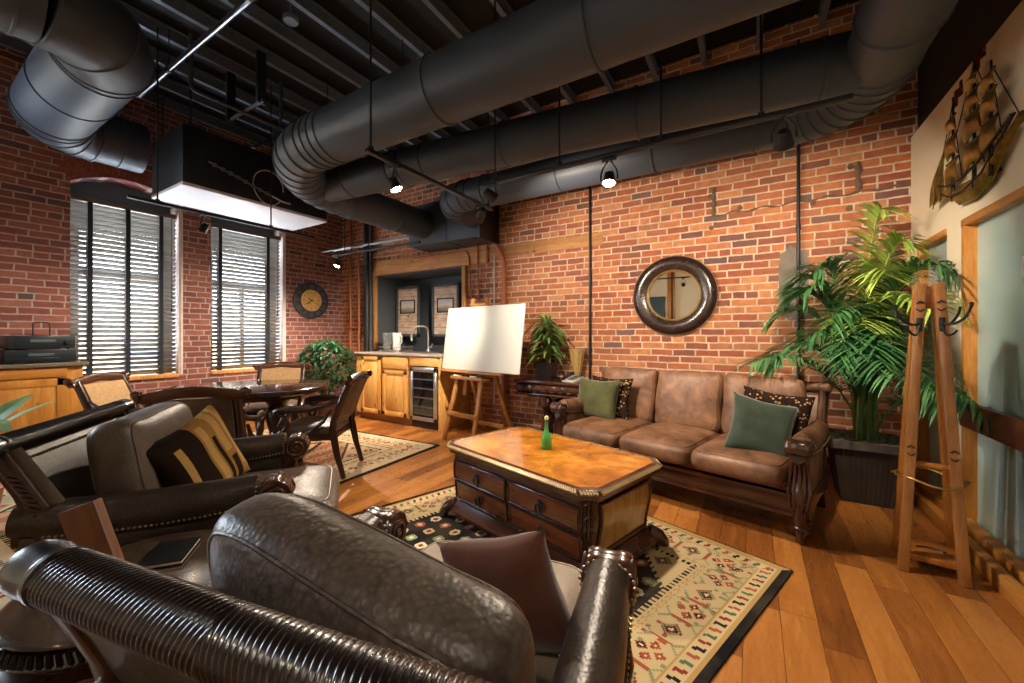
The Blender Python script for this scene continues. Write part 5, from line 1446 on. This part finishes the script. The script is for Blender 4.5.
for s in (-1, 1):
    for (zz, q) in ((1.37, .010), (.62, .0)):
        for k in (-1, 1):
            xx = s*(.032+.076*(1-zz/1.48)); yy = -.02-(.03+.10*(1-zz/1.48))-.027
            mb.tube([(xx-.014, yy, zz+.014*k), (xx+.0, yy-.001, zz+.03*k*.9)], .0035, 5); mb.tube([(xx, yy-.001, zz+.03*k*.9), (xx+.014, yy, zz+.014*k)], .0035, 5)
mb.build('carved_marks', M_pipe_black, CR)
for s in (-1, 1):
    x_ = s*.04; y_ = -.088
    mb = MB().tube(bendpts([(x_, y_, 1.28), (x_+s*.03, y_-.012, 1.27), (x_+s*.075, y_-.03, 1.30), (x_+s*.095, y_-.035, 1.37)], .04), .006, 8)
    mb.lathe([(0, -.009), (.009, 0), (0, .009)], 8, TR(x_+s*.095, y_-.035, 1.375))
    mb.tube(bendpts([(x_, y_, 1.27), (x_+s*.012, y_-.02, 1.215), (x_+s*.035, y_-.04, 1.225), (x_+s*.045, y_-.045, 1.245)], .02), .005, 8)
    mb.rbox(x_-.012, x_+.012, y_-.004, y_+.012, 1.19, 1.31, .003)
    mb.build('iron_hook', M_pipe_black, CR)
    mb = MB().tube(bendpts([(s*.05, .05, 1.28), (s*.09, .07, 1.27), (s*.125, .08, 1.33), (s*.13, .08, 1.37)], .03), .006, 8).build('iron_hook', M_pipe_black, CR)
pts = [(.14*math.cos(R(200+i*9)), -.03+.145*math.sin(R(200+i*9)), .47+.012*math.sin(i*.5)) for i in range(41)]
MB().tube(pts, .006, 6, closed=False).build('umbrella_ring', M_gold, CR)

# ------------------------------------------------------------------ metal ship on the cream wall
M_ship = NT('weathered_bronze'); v = M_ship.coord(); nz = M_ship.noise(v, 9, 5, .6)
M_ship.set(M_ship.ramp(nz.outputs[0], [(.3, hx('4a3a1c')), (.5, hx('86702f')), (.7, hx('b89a48'))]), .35, .8); M_ship = M_ship.m
M_ship2 = plain('dark_bronze', hx('2a2018'), .4, .7, var=.3, bump=0)
SH = thing('ship_sculpture', 'bronze three-masted sailing ship mounted high on the cream wall', 'wall sculpture', (RX-.004, 3.36, 2.02))
# local: y along the wall (towards +y the stern side shown far), z up, x towards the room is negative
def shell(pts_top, pts_bot, bulge, nm, mat):
    rings = []
    for (a, b) in zip(pts_top, pts_bot):
        r_ = []
        for i in range(7):
            u = i/6; r_.append((-.012-bulge*math.sin(PI*(.15+.7*u)), a[0]+(b[0]-a[0])*u, a[1]+(b[1]-a[1])*u))
        for i in range(7):
            u = 1-i/6; r_.append((-.006-bulge*.85*math.sin(PI*(.15+.7*u)), a[0]+(b[0]-a[0])*u, a[1]+(b[1]-a[1])*u))
        rings.append(r_)
    return MB().rings(rings).build(nm, mat, SH, sm=50)
top_ = [(.24, .25), (.12, .21), (-.08, .19), (-.28, .215), (-.42, .26), (-.60, .31)]; bot_ = [(.20, .12), (.10, .05), (-.08, .03), (-.26, .06), (-.40, .17), (-.58, .30)]
top_ = [(y, z-.10) for y, z in top_]; bot_ = [(y, z-.06) for y, z in bot_]
hull = shell(top_, bot_, .045, 'hull', M_ship)
MB().tube([(-.03-.05, y, z+.008) for y, z in top_], .008, 6).tube([(-.07, y, (z*.5+z2*.5)) for (y, z), (y2, z2) in zip(top_, bot_)], .005, 6).build('gunwale', M_ship2, hull)
for (y, zt_, rows) in ((.12, .66, ((.13, .27, .085), (.29, .42, .075), (.44, .54, .055))), (-.15, .73, ((.14, .28, .10), (.30, .44, .095), (.46, .56, .075), (.575, .645, .055))), (-.33, .62, ((.16, .31, .085), (.33, .46, .075), (.475, .56, .055)))):
    MB().tube([(-.05, y, .02), (-.05, y, zt_)], [.010, .005], 8).build('mast', M_ship2, SH)
    for (za, zb, hw) in rows:
        rings = []
        for i in range(9):
            u = i/8; yy = y-hw+2*hw*u; tp = .86
            col = []
            for j in range(6):
                w_ = j/5; col.append((-.055-.03*math.sin(PI*w_)*(.4+.6*math.sin(PI*u)), y+(yy-y)*(1-(1-tp)*w_), za+(zb-za)*w_+.02*math.sin(PI*u)*(1-w_)))
            col += [(a+.004, b, c) for a, b, c in col[::-1]]
            rings.append(col)
        s_ = MB().rings(rings).build('sail', M_ship, SH, sm=60)
        MB().tube([(-.056, y-hw*.95, zb), (-.056, y+hw*.95, zb)], .005, 6).build('yard', M_ship2, s_)
    if y > -.2:
        fl = [[(-.05+.012*math.sin(i*1.1), y-.012*i, zt_-.005+.004*i), (-.05+.012*math.sin(i*1.1), y-.012*i, zt_-.07+.006*i), (-.046+.012*math.sin(i*1.1), y-.012*i, zt_-.07+.006*i), (-.046+.012*math.sin(i*1.1), y-.012*i, zt_-.005+.004*i)] for i in range(12)]
        MB().rings(fl).build('pennant', plain('rust_red_metal', hx('5a2418'), .5, .5, bump=0), SH)
for k in range(3):
    a = Vector((-.05, .15+.02*k, .50-.08*k)); b = Vector((-.05, .33+.05*k, .07)); c = Vector((-.05, .25+.045*k, .09))
    n_ = 6; rings = [[(p_.x-.02*math.sin(PI*i/n_)-.01*k, p_.y, p_.z) for p_ in (a.lerp(b, i/n_), a.lerp(c, i/n_))]+[(p_.x+.004-.02*math.sin(PI*i/n_)-.01*k, p_.y, p_.z) for p_ in (a.lerp(c, i/n_), a.lerp(b, i/n_))] for i in range(n_+1)]
    MB().rings(rings).build('jib', M_ship, SH, sm=50)
for (p_, q_) in (((.12, .64), (.44, .06)), ((-.15, .72), (.12, .35)), ((-.15, .72), (-.33, .4)), ((-.33, .6), (-.58, .23)), ((.12, .6), (.0, .12)), ((-.15, .68), (-.04, .12)), ((-.15, .68), (-.26, .12)), ((-.33, .58), (-.44, .17))):
    MB().tube([(-.05, *p_), (-.05, *q_)], .0025, 5).build('rigging', M_ship2, SH)
MB().rbox(-.02, .0, -.3, .2, .05, .07, .003).build('wall_bracket', M_ship2, SH)

# dark screen on the rear wall, seen only in the round mirror
t = thing('wall_tv', 'dark flat screen on the rear wall, reflected in the round mirror', 'television', (-2.72, FY+.03, 1.95))
MB().rbox(-.62, .62, -.025, .02, -.36, .36, .006).build('casing', M_av, t)
MB().box(-.60, .60, .019, .022, -.34, .34).build('screen', plain('slate_screen', hx('3f5054'), .3, bump=0), t, sm=0)
MB().rbox(-.1, .1, -.029, -.02, -.1, .1, .003).build('bracket', M_pipe_black, t)
head('lit spotlight under the largest duct, nearest the camera', (-2.01, 1.84, 2.18), (-1.3, 2.3, .4), True, TZ, 50, 115)
head('small spotlight with an added lamp, far end of the track under the largest duct', (-2.01, 2.76, 2.24), (-4.5, 3.8, .6), False, TZ, 190, 66)  # lens drawn without glow; lamp put in to brighten the kitchenette
head('spotlight above the white easel board, washing the brick wall', (-1.64, 2.44, 2.24), (-1.1, 4.4, 1.5), False, TZ, 80, 115)  # lens does not glow, but the lamp in it brightens the back wall
head('lit spotlight above the round mirror', (-.77, 2.44, 2.17), (-.7, 1.8, .3), True, TZ, 58, 115)
head('spotlight turned to light the wall above the palm', (.14, 2.44, 2.19), (.35, 4.45, 1.2), False, TZ, 60, 105)  # wall-washing lamp behind a lens drawn without glow
head('lit spotlight between the two windows', (-4.54, 1.70, 2.22), (-5.3, .9, .5), True, 2.40, 40, 120)
head('lit spotlight in the far corner beside the clock', (-4.92, 3.42, 2.17), (-5.0, 2.8, .8), True, 2.32, 95, 160)

# pipes on the brickwork
def pipe(label, pts, r, mat, parts=()):
    t = thing('wall_pipe', label, 'pipe', pts[0]); p0 = Vector(pts[0]); P = [Vector(p)-p0 for p in pts]
    MB().tube(P, r, 12).build('tube', mat, t)
    for (z, rr, h) in parts: MB().lathe([(r, -h/2), (rr, -h/2), (rr, h/2), (r, h/2)], 12, Matrix.Translation(P[0]+Vector((0, 0, z-pts[0][2])))).build('coupling', mat, t)
    return t
pipe('thin black pipe running down the bricks left of the mirror', [(-1.62, BY-.03, .0), (-1.62, BY-.03, 3.9)], .014, M_pipe_black, ((1.9, .02, .05), (.9, .02, .05)))
pipe('thin black pipe running down the bricks beside the grey patch', [(.36, BY-.03, 0), (.36, BY-.03, 3.9)], .014, M_pipe_black, ((2.2, .02, .05),))
pipe('fat black soil pipe standing left of the kitchenette', [(-5.47, BY-.09, 0), (-5.47, BY-.09, 3.9)], .055, M_pipe_black, ((1.25, .068, .08), (2.3, .068, .08)))
pipe('slimmer grey pipe beside the fat soil pipe', [(-5.36, BY-.10, .0), (-5.36, BY-.10, 3.5)], .025, M_steel_dark, ((1.3, .033, .05),))
pipe('brick coloured pipe with a bend standing behind the easel', bendpts([(-2.80, BY-.05, .0), (-2.80, BY-.05, 2.22), (-2.92, BY-.05, 2.42)], .1), .034, M_copper, ((1.60, .05, .12),))
pipe('thin pale conduit beside the brick coloured pipe', [(-2.97, BY-.02, .3), (-2.97, BY-.02, 2.30)], .010, M_plaster)
pipe('outer looped brick coloured conduit over the kitchenette beam', bendpts([(-5.95, BY-.075, 2.50), (-3.22, BY-.075, 2.50), (-3.22, BY-.03, 1.70)], .12), .012, M_copper)
pipe('inner looped brick coloured conduit over the kitchenette beam', bendpts([(-4.4, BY-.075, 2.39), (-3.36, BY-.075, 2.39), (-3.36, BY-.03, 1.75)], .12), .012, M_copper)
for k, (x_, lab) in enumerate(((-5.95, 'tall brick coloured corner pipe right of the clock'), (-5.72, 'brick coloured pipe with a valve in the far corner'))):
    pipe(lab, [(x_, BY-.05, 0), (x_, BY-.05, 3.2-.5*k)], .022, M_copper, ((1.25, .034, .07), (1.62, .034, .07)))
pipe('short bent valve pipe between the two corner pipes', bendpts([(-5.92, BY-.05, 1.62), (-5.85, BY-.12, 1.62), (-5.85, BY-.12, 1.35), (-5.74, BY-.07, 1.35)], .03), .018, M_copper)
pipe('silver conduit slanting out of the far corner', [(-5.1, 3.5, 2.42), (-3.6, 3.5, 2.42)], .011, M_chrome)
pipe('second silver conduit crossing the far corner at head height', [(-5.75, 3.75, 2.52), (-3.9, 3.75, 2.52)], .011, M_chrome)

# blinds ---------------------------------------------------------------------
M_slat = wood('weathered_grey_slats', hx('544e46'), hx('7a7164'), 'y', .45, 5, 8)
M_tape = plain('navy_ladder_tape', hx('1e2430'), .8, var=.1, bump=.1, bscale=300)
def blind(label, y0, y1, tapes, group=None):
    w = y1-y0; t = thing('venetian_blind', label, 'window blind', (LX-.10, (y0+y1)/2, 2.76))
    hw = w/2-.016
    MB().rbox(-.045, .035, -hw, hw, -.06, .0, .004).build('headrail', M_slat, t)
    mb = MB(); N = 36; drop = 1.95; sp = drop/N
    for i in range(N):
        z = -.09-sp*i
        mb.rbox(-.031, .031, -hw, hw, -.0022, .0022, .001, 1, M=TR(0, 0, z, ry=-46))
    mb.build('slats', M_slat, t)
    MB().rbox(-.03, .03, -hw, hw, -.018, .0, .004, M=TR(0, 0, -.09-drop)).build('bottom_rail', M_slat, t)
    for k in tapes:
        y = -hw+2*hw*k
        MB().box(.0335, .035, y-.02, y+.02, -2.05, -.05).box(-.035, -.0335, y-.02, y+.02, -2.05, -.05).build('ladder_tape', M_tape, t, sm=0)
    MB().tube([(.045, hw-.06, -.05), (.05, hw-.06, -1.2)], .004, 6).lathe([(0, -1.25), (.009, -1.24), (.007, -1.2), (0, -1.19)], 8, TR(.05, hw-.06, 0)).build('pull_cord', M_tape, t)
    return t
blind('wide slatted blind with three dark tapes over the left window', *WIN[0], (.16, .50, .83))
blind('slatted blind with dark tapes over the window nearer the clock', *WIN[1], (.13, .80))

# outside: an overcast sky and the pale facade across the street
wd = bpy.data.worlds.new('overcast_sky'); scene.world = wd; wd.use_nodes = True
bg = wd.node_tree.nodes['Background']; bg.inputs[0].default_value = (.72, .86, 1, 1); bg.inputs[1].default_value = 15.0
t = thing('street_building', 'pale building across the street seen between the blind slats', 'building', (-16, 2, -6))
fm = plain('tan_facade', hx('b9a68c'), .85, var=.1, vscale=1, bump=0)
MB().box(-3, 0, -14, 14, 0, 8.2).build('facade', fm, t, sm=0)
MB().box(-.2, .25, -14.2, 14.2, 8.0, 8.35).build('cornice', M_plaster, t, sm=0)
for r_ in range(2):
    for k in range(7):
        MB().box(.0, .06, -10+3*k, -8.6+3*k, 2.2+3*r_, 4.2+3*r_).build('facade_window', M_slate, t, sm=0)
# light portals at the window openings
for (y0, y1) in WIN:
    L = bpy.data.lights.new('window_portal', 'AREA'); L.shape = 'RECTANGLE'; L.size = y1-y0; L.size_y = 2.1; L.cycles.is_portal = True
    o = bpy.data.objects.new('window_portal', L); COL.objects.link(o); o.location = (LX-.42, (y0+y1)/2, 1.8)
    o.rotation_euler = (0, R(-90), 0); o.rotation_euler = (R(90), 0, R(-90))

# added unseen track behind the camera: its warm spots serve as fill light
track('added unseen lighting track behind the camera, fill light over the seating', (-2.6, -.6, 2.5), (.4, -.6, 2.5), (.1, .9))
for k, (x_, ax, ay) in enumerate(((-2.3, -3.9, 1.2), (-1.3, -1.5, -2.8), (-.3, -.2, 2.4), (.3, .6, 3.0))):
    head(('added fill spotlight at the window end of the track behind the camera', 'added fill spotlight, second from the window end of the track behind the camera', 'added fill spotlight, second from the glazed door end of the track behind the camera', 'added fill spotlight at the glazed door end of the track behind the camera')[k], (x_, -.6, 2.33), (ax, ay, 1.5 if ay < -1 else .3), True, 2.5, (12, 28, 12, 5)[k], (85, 110, 85, 85)[k])

cam = bpy.data.cameras.new('camera'); co = bpy.data.objects.new('camera', cam); COL.objects.link(co)
co.location = (0, 0, 1.22); co.rotation_euler = (R(90), 0, math.atan(240/395))
cam.sensor_width = 36; cam.lens = 395/1024*36; cam.shift_y = -6.5/1024; cam.clip_start = .02
scene.camera = co
scene.view_settings.view_transform = 'Standard'; scene.view_settings.look = 'None'; scene.view_settings.gamma = 1
scene.view_settings.use_curve_mapping = False; scene.view_settings.exposure = 1.55
scene.cycles.max_bounces = 8; scene.cycles.diffuse_bounces = 5; scene.cycles.glossy_bounces = 3
scene.cycles.use_denoising = True; scene.cycles.sample_clamp_indirect = 6
